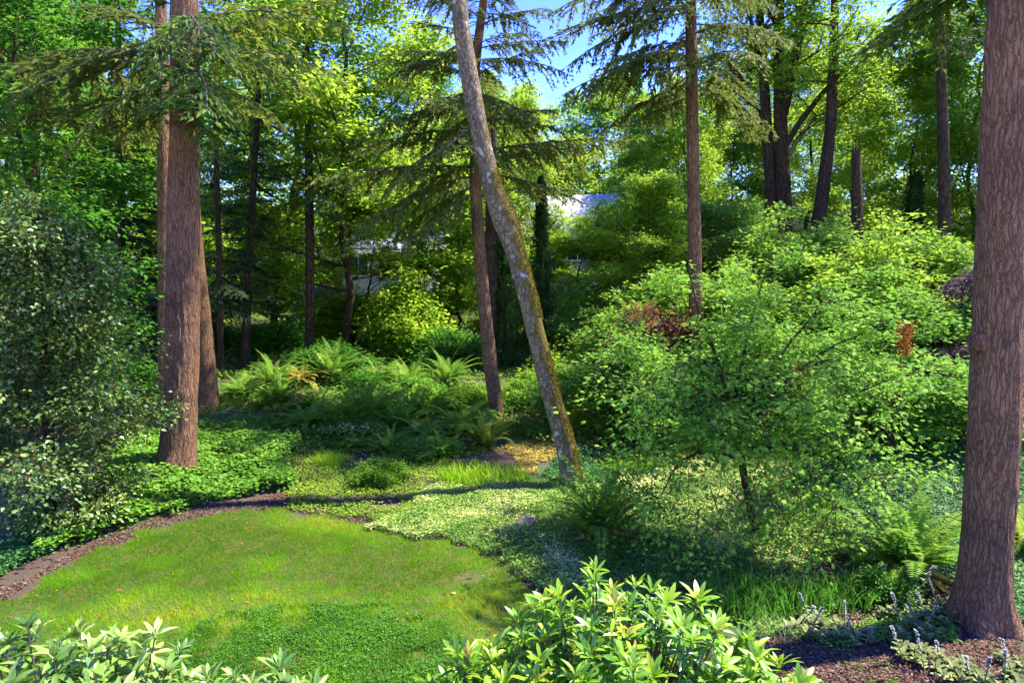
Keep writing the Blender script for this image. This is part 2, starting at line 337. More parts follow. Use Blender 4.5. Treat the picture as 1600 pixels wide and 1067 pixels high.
# ------------------------------------------------------------------ conifers
def bough(seed, L=3.0, droop=.25, hang=.5, dens=1.0, mat=0, wood=1):
    r = np.random.default_rng(seed); g = Geo()
    def axis(s): return np.stack([s * L, .12 * L * np.sin(s * 3 + seed) * s * .3, L * (.10 * s - droop * s * s)], -1)
    s = np.linspace(0, 1, 9); tube(g, axis(s), .022 * L / 3 * (1 - s * .85) + .003, 5, wood)
    n = int(L / .075 * dens * .55); ss = np.linspace(.1, .99, n) + r.normal(0, .008, n); pos, fw, up, sz, tn = [], [], [], [], []
    for i, t in enumerate(ss):
        t = min(max(t, .05), 1); side = 1 if i % 2 else -1
        p0 = axis(np.array(t)); l = (.34 * L * min(1, t * 3.2) * (1 - t)**.75 + .12) * r.uniform(.6, 1.15)
        if r.random() < .08: continue
        ang = side * rad(r.uniform(42, 68)); d = np.array([math.cos(ang), math.sin(ang), r.uniform(-.25, .1)])
        m = max(3, int(l / .05)); q = np.linspace(.06, 1, m)
        c = p0 + d * l * q[:, None]; c[:, 2] -= hang * l * q**2 * .8
        if l > .35: tube(g, c[::max(1, m // 4)], np.full(len(c[::max(1, m // 4)]), .004), 3, wood)
        tint = np.clip(r.normal(.45, .15) + .25 * q, 0, 1)
        for sd in (-1, 1):
            f = np.tile(d, (m, 1)) + sd * np.array([-d[1], d[0], 0]) * .85 + r.normal(0, .25, (m, 3)); f[:, 2] -= hang * r.uniform(.2, 1.3, m)
            pos.append(c); fw.append(f); up.append(np.tile([0, 0, 1.], (m, 1)) + r.normal(0, .35, (m, 3)))
            sz.append(.05 + .11 * r.random(m) * (1.1 - q * .6) * (.5 + l)); tn.append(tint + r.normal(0, .12, m))
        pos.append(c); fw.append(np.tile(d, (m, 1)) + r.normal(0, .2, (m, 3)) - np.array([0, 0, hang * .8])); up.append(rdir(m, r) + [0, 0, 1.5]); sz.append(np.full(m, .085)); tn.append(tint)
    pos = np.concatenate(pos); sz = np.concatenate(sz)
    scatter(g, kite(.17, .03, .08, .4), pos, np.concatenate(fw), np.concatenate(up), sz * 1.5, mat, np.clip(np.concatenate(tn), 0, 1))
    return g
BOUGH = [bough(100 + i, 3.0, [.1, .22, .34, .16, .28, .05][i], [.35, .55, .75, .5, .9, .6][i], [1, 1, 1, .85, 1, .8][i]) for i in range(6)]
SPARSE = [bough(150 + i, 3.0, [.14, .28, .4, .22][i], [.75, .95, .8, .5][i], [1.3, 1.1, 1.3, 1.1][i]) for i in range(4)]
LIGHT = [bough(180 + i, 3.0, [.15, .3][i], [.5, .8][i], .3) for i in range(2)]
def rotm(az, pitch=0, roll=0):
    ca, sa, cp, sp, cr, sr = math.cos(az), math.sin(az), math.cos(pitch), math.sin(pitch), math.cos(roll), math.sin(roll)
    return np.array([[ca, -sa, 0], [sa, ca, 0], [0, 0, 1]]) @ np.array([[cp, 0, -sp], [0, 1, 0], [sp, 0, cp]]) @ np.array([[1, 0, 0], [0, cr, -sr], [0, sr, cr]])
def put_bough(g, z, az, L, pitch, protos, r, at=(0, 0)):
    b = protos[r.integers(len(protos))]; k = L / 3.0
    Mx = rotm(az, pitch, r.normal(0, .12)) @ np.diag([k, k * r.choice([-1, 1]) * (1 if k > .7 else 1.1), k])
    g.merge(b, Mx, np.array([at[0], at[1], z]), r.normal(0, .1))
def crown_conifer(seed, z0, z1, Lmax, nb, protos, p0=-.1, taper=.8, g=None, at=None):
    r = np.random.default_rng(seed); g = g or Geo()
    for i in range(nb):
        u = (i + r.random()) / nb; z = z0 + (z1 - z0) * u
        L = Lmax * ((1 - u)**taper * .92 + .08) * r.uniform(.7, 1.08)
        put_bough(g, z, i * 2.399 + r.normal(0, .3), L, p0 + .35 * u + r.normal(0, .08), protos, r, at(z) if at else (0, 0))
    return g

# ------------------------------------------------------------------ broad-leaved trees
def leafy(g, tips, per, spread, size, proto, mat, r, flat=.35, droop=.25, tintvar=.24, up=1.6):
    """leaf sprays along the twigs in tips [(p, dir, len)]"""
    p = np.array([t[0] for t in tips]); d = norm(np.array([t[1] for t in tips])); l = np.array([t[2] for t in tips])
    k = len(p); idx = np.repeat(np.arange(k), per); N = len(idx)
    s = r.random(N)**.8; off = r.normal(0, 1, (N, 3)) * [1, 1, flat] * spread * (.35 + .65 * s)[:, None]
    pos = p[idx] + d[idx] * (l[idx] * s)[:, None] + off; pos[:, 2] -= droop * np.linalg.norm(off[:, :2], axis=1)
    fw = off * [1, 1, .4] + d[idx] * spread * .6 + r.normal(0, .35 * spread, (N, 3)); fw[:, 2] -= .35 * spread
    upv = r.normal(0, .45, (N, 3)) + [0, 0, up]
    ct = r.normal(0, tintvar, k)[idx]
    scatter(g, proto, pos, fw, upv, size * r.uniform(.45, 1.25, N), mat, np.clip(.45 + ct + r.normal(0, .13, N), 0, 1))
def branch(g, tips, p, d, L, rad0, lev, maxlev, r, opts, mat=1):
    n = max(4, int(L / .35)) if lev < maxlev else 3
    pts = [p]; dd = d.copy(); 
    for i in range(n):
        dd = dd + r.normal(0, opts['wig'], 3) / n**.5; dd[2] += opts['trop'][min(lev, len(opts['trop']) - 1)] / n; dd /= np.linalg.norm(dd)
        pts.append(pts[-1] + dd * L / n)
    pts = np.array(pts); q = np.linspace(0, 1, n + 1)
    tube(g, pts, rad0 * (1 - q * (.72 if lev < maxlev else .6)), [8, 6, 4, 3][min(lev, 3)], mat)
    if lev >= maxlev: tips.append((pts[1], pts[-1] - pts[0], L)); return
    kids = opts['kids'][lev]
    for i in range(kids):
        t = opts['start'][lev] + (1 - opts['start'][lev]) * (i + r.random()) / kids
        fi = min(t * n, n - 1e-3); a = int(fi); base = pts[a] + (pts[a + 1] - pts[a]) * (fi - a); dirv = norm(pts[a + 1] - pts[a])
        az = i * 2.399 + r.random(); side = norm(np.cross(dirv, rdir(1, r)[0]))
        side = norm(np.array([math.cos(az), math.sin(az), .1]) - dirv * (np.array([math.cos(az), math.sin(az), .1]) @ dirv))
        an = rad(r.normal(opts['ang'][lev], 9)); nd = dirv * math.cos(an) + side * math.sin(an)
        branch(g, tips, base, norm(nd), L * opts['ratio'][lev] * (1 - .45 * t) * r.uniform(.75, 1.2), rad0 * (1 - t * .7) * .55, lev + 1, maxlev, r, opts, mat)
    tips.append((pts[-2], pts[-1] - pts[-2], L * .12))
def broadleaf(seed, H, base_frac=.25, spread=.34, per=55, size=.17, lspread=.42, proto=TRI, limbs=17, subs=8, tw=6, rad0=.16, clear=None, flat=.3, lean=(0, 0)):
    """returns (trunk geo, crown geo) of a tree H tall, standing at the origin"""
    r = np.random.default_rng(seed); tg, cg, tips = Geo(), Geo(), []
    n = 14; q = np.linspace(0, 1, n + 1); jit = np.cumsum(r.normal(0, .012 * H, (n + 1, 2)), 0); jit[0] = 0
    pts = np.stack([jit[:, 0] + lean[0] * q * H, jit[:, 1] + lean[1] * q * H, q * H * .95 - .15], 1)
    rr = rad0 * ((1 - q)**.8 * .93 + .05); rr[0] *= 1.35
    tube(tg, pts, rr, 12)
    opts = dict(wig=.35, trop=[.35, .12, -.05], kids=[subs, tw], start=[.2, .15], ang=[48, 45], ratio=[.42, .5])
    for i in range(limbs):
        u = base_frac + (1 - base_frac) * (i + r.random() * .8) / limbs; k = min(u * n, n - 1e-3); a = int(k)
        p = pts[a] + (pts[a + 1] - pts[a]) * (k - a); az = i * 2.399 + r.normal(0, .3)
        el = .15 + .9 * u * u; d = norm(np.array([math.cos(az), math.sin(az), el]))
        prof = math.sin(math.pi * min(1, .18 + .80 * (u - base_frac) / (1 - base_frac)))**.7
        branch(cg, tips, p, d, H * spread * (.35 + .75 * prof), rad0 * .42 * (1.1 - u), 0, 2, r, opts)
    leafy(cg, tips, per, lspread, size, proto, 0, r, flat)
    return tg, cg
def bush(seed, R=1.2, H=1.6, stems=16, per=26, size=.07, proto=HEX, kids=(6, 5), lspread=.2, flat=.5, ang=25, up=1.4, wood_r=.02):
    r = np.random.default_rng(seed); g = Geo(); tips = []
    opts = dict(wig=.4, trop=[.25, .05, -.05], kids=list(kids), start=[.12, .1], ang=[42, 45], ratio=[.4, .5])
    for i in range(stems):
        az = i * 2.399 + r.random(); t = math.sqrt((i + .5) / stems); d = norm(np.array([math.cos(az) * t * R, math.sin(az) * t * R, H * (1.02 - .55 * t)]))
        L = math.hypot(R * t, H * (1.02 - .55 * t)) * r.uniform(.75, .98)
        branch(g, tips, np.array([math.cos(az), math.sin(az), 0]) * .12 * R * t + [0, 0, -.08], d, L, wood_r, 0, 2, r, opts)
    leafy(g, tips, per, lspread, size, proto, 0, r, flat, up=up)
    return g

# ------------------------------------------------------------------ ground
def axis_pts(segs):
    out = [];
    for a, b, st in segs: out += list(np.arange(a, b, st))
    return np.array(out + [segs[-1][1]])
gx = axis_pts([(-260, -60, 20), (-60, -20, 2), (-20, 20, .25), (20, 60, 2), (60, 260, 20)])
gy = axis_pts([(-60, 2, 3), (2, 30, .25), (30, 60, 1), (60, 120, 5), (120, 320, 20)])
def sheet(xs, ys, dz=0, mask=None):
    X, Y = np.meshgrid(xs, ys); Z = T(X, Y) + dz; nx, ny = len(xs), len(ys)
    V = np.stack([X, Y, Z], -1).reshape(-1, 3); i = np.arange(ny - 1)[:, None] * nx; j = np.arange(nx - 1)[None]
    F = np.stack([i + j, i + j + 1, i + nx + j + 1, i + nx + j], -1).reshape(-1, 4)
    if mask is not None: F = F[mask(V[F].mean(1))]
    return V, F
g = Geo(); g.add(*sheet(gx, gy)); tag(obj('ground', (g, [M['ground']], True)), kind='structure')

def inpoly(poly, x, y):
    c = np.zeros(len(x), bool); n = len(poly)
    for i in range(n):
        x1, y1 = poly[i]; x2, y2 = poly[(i + 1) % n]
        hit = ((y1 > y) != (y2 > y)) & (x < (x2 - x1) * (y - y1) / (y2 - y1 + 1e-12) + x1); c ^= hit
    return c
def gpoly(px): return [tuple(G(a, b)[:2]) for a, b in px]
lawn_edge = [(0, 943), (60, 905), (120, 872), (230, 832), (330, 806), (440, 798), (520, 812), (600, 832), (690, 848), (760, 872), (812, 898), (845, 935)]
lawn_poly = [(-14, 3.0), (-14, 8.2)] + gpoly(lawn_edge) + [(.9, 6.2), (1.0, 3.0)]
def in_lawn(x, y, j=.12):
    jx = (fbm(x * 2.3, y * 2.3, 0, 21) - .5) * 2.4 * j * 2; jy = (fbm(x * 2.3, y * 2.3, 5, 22) - .5) * 2.4 * j * 2
    return inpoly(lawn_poly, x + jx, y + jy)
xs = np.arange(-14, 2, .07); ys = np.arange(3, 15, .07)
g = Geo(); g.add(*sheet(xs, ys, .006, lambda c: in_lawn(c[:, 0], c[:, 1]))); tag(obj('lawn', (g, [M['turf']], True)), kind='structure')

def blades(g, x, y, z, h, w, lean, r, mat=0, tint=.5, segs=1, az=None):
    N = len(x); az = r.random(N) * 6.283 if az is None else az; la = r.random(N) * 6.283
    side = np.stack([np.cos(az), np.sin(az), np.zeros(N)], 1) * (w * .5)[:, None]; ld = np.stack([np.cos(la), np.sin(la), np.zeros(N)], 1)
    b = np.stack([x, y, z], 1)
    if segs == 1:
        tip = b + ld * (h * lean)[:, None] + np.array([0, 0, 1.]) * h[:, None]
        g.add(np.stack([b - side, b + side, tip], 1).reshape(-1, 3), np.arange(N * 3).reshape(-1, 3), mat, np.repeat(np.broadcast_to(tint, (N,)), 3)); return
    rows = []
    for k in range(segs + 1):
        q = k / segs; c = b + ld * (h * lean * q * q)[:, None] + np.array([0, 0, 1.]) * (h * (q - .28 * np.minimum(lean, 1.2) * q**2.5))[:, None]
        wd = (1 - q**2.2) + .03; rows += [c - side * wd, c + side * wd]
    V = np.stack(rows, 1).reshape(-1, 3); K = 2 * (segs + 1)
    f = np.array([(2 * k, 2 * k + 1, 2 * k + 3, 2 * k + 2) for k in range(segs)])
    g.add(V, (f[None] + (np.arange(N) * K)[:, None, None]).reshape(-1, 4), mat, np.repeat(np.broadcast_to(tint, (N,)), K))
# lawn grass
def lawn_grass():
    r = np.random.default_rng(5); g = Geo(); N = 620000
    x = r.uniform(-13, 1.9, N); y = 3.6 + 10.4 * r.random(N); k = in_lawn(x, y, .16) & (np.abs(x / y) < .95); x, y = x[k], y[k]
    bare = fbm(x * .9, y * .9, 0, 31, 4); pat = fbm(x * .55, y * .8, 2, 33, 3); fine = fbm(x * 3, y * 3, 3, 34, 2)
    keep = r.random(len(x)) < np.clip(1.05 - sstep(.60, .72, bare) * .8, 0, 1); x, y, pat, fine = x[keep], y[keep], pat[keep], fine[keep]
    t = np.clip((pat - .36) * 2.6 + (fine - .5) * .8 + r.normal(0, .14, len(x)), 0, 1) * .92
    h = r.uniform(.03, .07, len(x)) * (.5 + 1.0 * fine) * np.where(r.random(len(x)) < .06, 1.9, 1)
    blades(g, x, y, T(x, y), h, np.full(len(x), .0075), r.uniform(.2, 1.3, len(x)), r, 0, t)
    return g
def litter():
    r = np.random.default_rng(77); N = 2600; x = r.uniform(-11, 1.8, N); y = r.uniform(5, 14, N); k = in_lawn(x, y); x, y = x[k], y[k]; N = len(x); g = Geo()
    scatter(g, KITE, np.stack([x, y, T(x, y) + .035], 1), rdir(N, r, .2), r.normal(0, .4, (N, 3)) + [0, 0, 1.5], r.uniform(.015, .05, N), 0, r.random(N))
    tag(obj('leaf_litter', (g, [M['dead']])), 'small fallen brown leaves scattered over the lawn', 'leaf litter', kind='stuff')
litter()
tag(obj('lawn_grass', (lawn_grass(), [M['lawn']])), 'short bright green lawn grass with yellow and bare patches', 'grass', kind='stuff')

def cover(name, label, poly, n, proto, size, mat, seed, hmax=.12, cat='ground cover', tb=.45, tv=.16, up=1.6, world=False, band=None, bare=0, patch=0):
    r = np.random.default_rng(seed); pw = poly if world else gpoly(poly); a = np.array(pw); lo, hi = a.min(0), a.max(0)
    x = r.uniform(lo[0] - .3, hi[0] + .3, n); y = r.uniform(lo[1] - .3, hi[1] + .3, n)
    jx = (fbm(x * 1.2, y * 1.2, 1, seed) - .5) * 1.1; jy = (fbm(x * 1.2, y * 1.2, 7, seed) - .5) * 1.1
    k = inpoly(pw, x + jx, y + jy) & ~in_lawn(x, y, .2); x, y = x[k], y[k]
    nz = fbm(x * 1.1, y * 1.1, 4, seed + 5, 4)
    if bare: k = r.random(len(x)) < 1 - sstep(bare, bare + .07, nz) * .93; x, y, nz = x[k], y[k], nz[k]
    mound = hmax * (.25 + 1.1 * fbm(x * 1.7, y * 1.7, 0, seed + 3)) ; N = len(x)
    z = T(x, y) + mound * r.random(N)**.5
    fw = rdir(N, r, .25); upv = r.normal(0, .4, (N, 3)) + [0, 0, up]
    t = tb + (nz - .5) * patch + r.normal(0, tv, N)
    g = Geo(); scatter(g, proto, np.stack([x, y, z], 1), fw, upv, size * r.uniform(.55, 1.2, N), 0, np.clip(t, 0, 1))
    o = obj(name, (g, [mat])); tag(o, label, cat, kind='stuff'); return o
cover('creeping_strawberry', 'bright green round leaved creeper on the bank around the big left trunk', [(70, 835), (150, 775), (240, 690), (320, 665), (420, 670), (470, 715), (440, 765), (345, 785), (250, 808), (150, 845), (70, 872)], 52000, hexleaf(.5, .08, .1), .085, M['cover'], 41, .42, patch=.9)
cover('low_creeper', 'small leaved green creeper at the left end of the mulch edge', [(-200, 980), (-60, 900), (0, 850), (60, 830), (110, 850), (60, 880), (0, 920), (-60, 960)], 30000, HEX, .045, M['cover_dark'], 42, .14, tb=.6)
cover('strawberry_carpet', 'low yellow green creeper on the slope between lawn and ferns', [(440, 790), (470, 700), (330, 640), (380, 590), (500, 660), (760, 700), (770, 760), (700, 775), (620, 810), (540, 820)], 110000, HEX, .05, M['cover_light'], 43, .13, bare=.66, patch=1.0)
cover('variegated_cover', 'white flecked green ground cover in front of the leaning tree', [(570, 830), (640, 785), (760, 755), (900, 735), (960, 740), (960, 850), (960, 925), (900, 940), (850, 935), (780, 885), (700, 850)], 140000, HEX, .036, M['cover_white'], 44, .17, tb=.48, tv=.2, patch=1.1)
cover('variegated_cover', 'white flecked ground cover under the vine maple', [(940, 745), (1020, 700), (1200, 720), (1330, 770), (1330, 860), (1240, 890), (1100, 930), (980, 940), (900, 930)], 150000, HEX, .036, M['cover_white'], 45, .16, tb=.46, tv=.22, patch=1.3)
cover('periwinkle', 'dark green small leaved ground cover on the slope left of the right trunk', [(1200, 740), (1300, 640), (1550, 600), (1800, 640), (1900, 1000), (1720, 1067), (1600, 985), (1480, 900), (1330, 890), (1310, 790)], 230000, HEX, .042, M['cover_dark'], 46, .13, tb=.5, tv=.2, patch=.9)
cover('dry_litter', 'dry yellow and orange leaves on the sunny slope left of the leaning trunk', [(780, 700), (800, 655), (870, 650), (885, 720), (800, 745)], 16000, KITE, .06, M['straw'], 47, .06, cat='leaf litter')
cover('undergrowth', 'mixed leafy undergrowth on the ground between the far trees', [(-16, 15), (-10, 14.5), (-6, 16.5), (0, 18), (3, 15), (6, 15), (16, 14), (30, 30), (36, 50), (-36, 50), (-26, 25)], 260000, HEX, .11, M['under'], 48, .4, world=True, cat='undergrowth', bare=.68, patch=1.3)
cover('weed_patch', 'rough clover and weeds at the near edge of the lawn', [(360, 1067), (390, 1000), (500, 975), (620, 1000), (660, 1060), (700, 1200), (300, 1200)], 1, HEX, .04, M['cover_light'], 49, .1) if 0 else None
cover('ivy', 'dark ivy around the foot of the leaning trunk', [(850, 745), (870, 720), (930, 715), (950, 760), (900, 775)], 9000, HEX, .06, M['cover_dark'], 54, .3, cat='ivy')
cover('clover', 'pale green clover cover between the right trunk and the rhododendrons', [(1130, 960), (1240, 930), (1400, 950), (1480, 930), (1460, 1000), (1380, 1000), (1300, 1010), (1180, 1000)], 26000, HEX, .035, M['cover'], 55, .10, bare=.6, cat='clover')
cover('moss', 'thin green moss on the bare soil at the bottom right', [(1200, 1067), (1180, 1010), (1300, 1000), (1420, 1030), (1400, 1067), (1400, 1150), (1200, 1150)], 40000, KITE, .018, M['lawn'], 56, .012, tb=.2, bare=.52, cat='moss')
# bark mulch chips along the lawn edge
def chips(label, poly, n, seed, size=.05):
    r = np.random.default_rng(seed); pw = poly; a = np.array(pw); lo, hi = a.min(0), a.max(0)
    x = r.uniform(lo[0], hi[0], n); y = r.uniform(lo[1], hi[1], n); k = inpoly(pw, x, y) & ~in_lawn(x, y, .12); x, y = x[k], y[k]; N = len(x)
    g = Geo(); scatter(g, kite(.22, .05, 0), np.stack([x, y, T(x, y) + r.uniform(.004, .03, N)], 1), rdir(N, r, .2), r.normal(0, .4, (N, 3)) + [0, 0, 1.3], size * r.uniform(.4, 1.3, N), 0, r.random(N))
    tag(obj('bark_mulch', (g, [M['chip']])), label, 'mulch', kind='stuff')
e = np.array(gpoly([(-330, 1040), (-150, 990)] + lawn_edge[:8])); off = np.array([(-.15, .75)]); band = list(map(tuple, e)) + list(map(tuple, (e + off)[::-1]))
chips('reddish bark mulch strip along the far lawn edge', band, 60000, 51)
chips('bark mulch on the bare soil at the foot of the right trunk', gpoly([(1180, 1067), (1200, 985), (1330, 960), (1420, 900), (1560, 960), (1640, 1067)]), 26000, 52)
chips('bark mulch in the little path up the bank', gpoly([(400, 800), (430, 745), (460, 715), (490, 690), (480, 730), (500, 790)]), 9000, 53)

# ------------------------------------------------------------------ near trees
def furrow(amp, fx=9, fz=2.2, seed=0, flare=None):
    def f(pts, ring, R):
        p = pts[:, None] + ring * R[..., None]; q = ring * R[..., None]
        wx = vn3(q[..., 0] * 5, q[..., 1] * 5, p[..., 2] * 1.5, seed + 9) * .5
        a = vn3(q[..., 0] * fx + wx, q[..., 1] * fx, p[..., 2] * fz, seed); b = vn3(q[..., 0] * fx * 2.1, q[..., 1] * fx * 2.1 + wx, p[..., 2] * fz * 2, seed + 2)
        rg = 1 - np.abs(2 * a - 1) * 1.2; rg2 = 1 - np.abs(2 * b - 1)
        low = vn3(q[..., 0] * 2.2, q[..., 1] * 2.2, p[..., 2] * .8, seed + 4) - .5
        out = 1 + amp * (rg * .7 + rg2 * .35 - .5) + .09 * low
        if flare:
            z0, s = flare; th = np.arctan2(ring[..., 1], ring[..., 0]); k = np.exp(-np.maximum(p[..., 2] - z0, 0) / .26)
            out = out + s * k * (.55 + .45 * np.cos(th * 5 + seed))
        return out
    return f
def hero_trunk(keys, step, seg, amp, seed, flare=0, extend=None, fx=9, fz=2.2):
    """keys: (px, py, d, width_px) down to up; returns geo in local coords and base location"""
    K = [np.append(P(a, b, d), w * d / FPX / 2 / math.hypot(1, (a - 800) / FPX)) for a, b, d, w in keys]
    base = K[0][:3].copy(); base[2] = float(T(base[0], base[1]))
    K = [np.append(k[:3] - base, k[3]) for k in K]
    K[0][2] = -.12
    if extend:
        d = K[-1] - K[-2]; n = d[:3] / np.linalg.norm(d[:3]); k = K[-1].copy(); e = k.copy(); e[:3] += n * extend; e[3] = k[3] * .55; K.append(e)
    pts = interp(K, step); g = Geo()
    tube(g, pts[:, :3], pts[:, 3], seg, 0, .5, furrow(amp, fx, fz, seed, (0, flare) if flare else None))
    return g, base, pts
def axis_at(pts, z):
    return np.array([np.interp(z, pts[:, 2], pts[:, 0]), np.interp(z, pts[:, 2], pts[:, 1])])
def bough_to(g, pts, px, py, tipx, tipy, base, d, protos, r, depth=0., pitch=None):
    """bough leaving the trunk at pixel height py towards (tipx, tipy)"""
    z = P(px, py, d)[2] - base[2]; a = axis_at(pts, z); tip = P(tipx, tipy, d + depth) - base
    v = tip - np.array([a[0], a[1], z]); L = np.linalg.norm(v)
    put_bough(g, z, math.atan2(v[1], v[0]), L * 1.05, math.asin(v[2] / L) + .12, protos, r, a)

CK = ['fir', 'twig']
# big fir on the left
tg, base, pts = hero_trunk([(274, 742, 14.6, 66), (279, 700, 14.6, 57), (285, 560, 14.6, 54), (286, 350, 14.6, 51), (289, 190, 14.6, 46), (288, 0, 14.6, 42)], .03, 128, .10, 1, .55, 9, 12, 1.8)
t1 = root('fir_tree', base, 'massive reddish brown fir trunk rising from the creeper bank behind the left of the lawn', 'tree', rz=0)
obj('trunk', (tg, [M['fir_bark']], True), t1)
r = np.random.default_rng(61); g = Geo(); gy_ = Geo(); gd = Geo()
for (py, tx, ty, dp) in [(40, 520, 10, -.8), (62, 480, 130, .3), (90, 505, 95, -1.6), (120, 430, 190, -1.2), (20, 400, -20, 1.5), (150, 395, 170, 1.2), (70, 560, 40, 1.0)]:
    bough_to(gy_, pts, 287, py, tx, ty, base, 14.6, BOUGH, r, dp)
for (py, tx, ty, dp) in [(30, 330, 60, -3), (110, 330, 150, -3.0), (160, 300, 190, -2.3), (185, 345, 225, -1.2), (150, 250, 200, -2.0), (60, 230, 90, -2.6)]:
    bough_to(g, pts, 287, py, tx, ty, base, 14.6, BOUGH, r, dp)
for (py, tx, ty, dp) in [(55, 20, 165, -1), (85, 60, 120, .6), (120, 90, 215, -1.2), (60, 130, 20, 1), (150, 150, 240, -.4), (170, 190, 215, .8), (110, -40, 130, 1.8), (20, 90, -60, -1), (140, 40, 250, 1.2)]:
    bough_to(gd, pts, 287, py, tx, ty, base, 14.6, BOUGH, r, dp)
crown_conifer(62, pts[-1][2] - 3.3, pts[-1][2] - .2, 4.2, 26, LIGHT, -.05, .5, g, lambda z: axis_at(pts, z))
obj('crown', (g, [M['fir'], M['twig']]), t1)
tag(obj('bough', (gy_, [M['fir_sunlit_tint'], M['twig']]), t1), 'boughs on the right side with sunlight painted in as yellow green')
tag(obj('bough', (gd, [M['fir_olive'], M['twig']]), t1), 'boughs on the left side with shade painted in as darker olive')  # needles darker than on the right side, standing in for shade
# two firs close behind it
tg, base, pts = hero_trunk([(261, 640, 17.5, 32), (259, 400, 17.5, 25), (256, 200, 17.5, 22), (251, 0, 17.5, 18)], .06, 48, .07, 2, .2, 8)
t = root('fir_tree', base, 'slimmer pale brown fir trunk just behind the left edge of the massive left trunk', 'tree')
obj('trunk', (tg, [M['fir_bark']], True), t)
obj('crown', (crown_conifer(63, pts[-1][2] - 6.5, pts[-1][2] - .2, 3.0, 22, LIGHT, -.05, .6, None, lambda z: axis_at(pts, z)), [M['fir'], M['twig']]), t)
tg, base, pts = hero_trunk([(324, 628, 20.0, 40), (318, 520, 20.0, 30), (308, 420, 20.0, 26), (292, 200, 20.0, 20), (282, 0, 20, 16)], .07, 40, .07, 3, .3, 5)
t = root('fir_tree', base, 'dark fir with slanting flared base behind the right edge of the massive left trunk', 'tree')
obj('trunk', (tg, [M['fir_bark_far']], True), t)
# right foreground fir
tg, base, pts = hero_trunk([(1533, 1003, 8.5, 108), (1538, 900, 8.5, 86), (1552, 700, 8.5, 84), (1558, 550, 8.5, 84), (1565, 350, 8.5, 78), (1571, 150, 8.5, 74), (1577, 0, 8.5, 70)], .02, 180, .085, 5, .4, 9, 12, 1.8)
t2 = root('fir_tree', base, 'thick reddish brown fir trunk with a knot, close at the right edge of the view', 'tree')
obj('trunk', (tg, [M['fir_bark']], True), t2)
r = np.random.default_rng(64)
for (kx, ky, s) in [(1527, 535, .125), (1534, 430, .07), (1540, 365, .055), (1575, 205, .05)]:     # knots
    g = Geo(); c = P(kx, ky, 8.45) - base; n = 24; th = np.linspace(0, 6.283, n, endpoint=False)
    ph = np.linspace(0, math.pi, 14); V = np.stack([np.outer(np.sin(ph), np.cos(th)), np.outer(np.sin(ph), np.sin(th)), np.outer(np.cos(ph), np.ones(n))], -1)
    V = V * (s * (1 + .8 * (fbm(V[..., 0] * 2.5 + 5 + s * 90, V[..., 1] * 2.5, V[..., 2] * 2.5, 8, 3) - .4)))[..., None] * [1, 1, 1.1] + c + [.03, 0, 0]
    i = np.arange(13)[:, None] * n; j = np.arange(n)[None]; k = (j + 1) % n
    g.add(V, np.stack([i + j, i + n + j, i + n + k, i + k], -1).reshape(-1, 4)); obj('knot', (g, [M['fir_bark']], True), t2)
g = Geo()
for (py, tx, ty, dp) in [(-60, 1345, 95, 2.0), (-90, 1370, 20, 3.0), (-120, 1420, -20, 1.5), (-40, 1395, 60, 3.6), (-80, 1460, 60, 3.8), (-150, 1330, -30, 3), (-60, 1490, 30, 4.4)]:
    bough_to(g, pts, 1577, py, tx, ty, base, 8.5, BOUGH, r, dp)
crown_conifer(65, pts[-1][2] - 3.2, pts[-1][2] - .2, 3.4, 16, LIGHT, -.05, .5, g, lambda z: axis_at(pts, z))
obj('crown', (g, [M['fir'], M['twig']]), t2)
# the leaning mossy tree
tg, base, pts = hero_trunk([(896, 750, 14.5, 38), (888, 712, 14.5, 31), (868, 640, 14.5, 29), (850, 575, 14.5, 28), (826, 470, 14.5, 29), (803, 385, 14.5, 30), (790, 345, 14.5, 38), (768, 290, 14.5, 30), (750, 210, 14.5, 27), (735, 130, 14.5, 27), (722, 50, 14.5, 25), (713, -30, 14.5, 22), (700, -120, 14.5, 18)], .03, 80, .085, 6, .25, 2, 8, 3)
t3 = root('leaning_tree', base, 'grey leaning trunk with a mossy bend and pale lichen patches, mid slope', 'tree')
obj('trunk', (tg, [M['mossy_bark']], True), t3)
r = np.random.default_rng(67); n = 9000; zz = r.uniform(.05, 7.2, n); th = r.normal(-.15, .62, n); a = np.stack([np.interp(zz, pts[:, 2], pts[:, k]) for k in (0, 1, 3)], 1)
dv = np.stack([np.cos(th), np.sin(th), np.full(n, .25)], 1); ps = np.stack([a[:, 0], a[:, 1], zz], 1) + dv * a[:, 2:3] * .97
k = fbm(ps[:, 0] * 4, ps[:, 1] * 4, zz * 2.2, 5) + .12 * np.exp(-((zz - 5.2) / 1.2)**2) > .44
g = Geo(); scatter(g, kite(.3, .1, .2), ps[k], dv[k] + r.normal(0, .5, (k.sum(), 3)), rdir(k.sum(), r), r.uniform(.015, .05, k.sum()), 0, r.random(k.sum()))
obj('moss', (g, [M['moss']]), t3)
tips = []; g = Geo(); top = pts[-1][:3]; r = np.random.default_rng(66)
for i in range(9):
    az = i * 2.4; branch(g, tips, top - [0, 0, .25 * i], norm(np.array([math.cos(az), math.sin(az), .9])), 2.4, .05, 0, 2, r, dict(wig=.35, trop=[.3, .1, 0], kids=[5, 4], start=[.3, .2], ang=[45, 45], ratio=[.45, .5]))
leafy(g, tips, 14, .3, .10, TRI, 0, r)
obj('crown', (g, [M['maple'], M['twig']]), t3)  # unseen crown above the view, added to dapple the sunlight

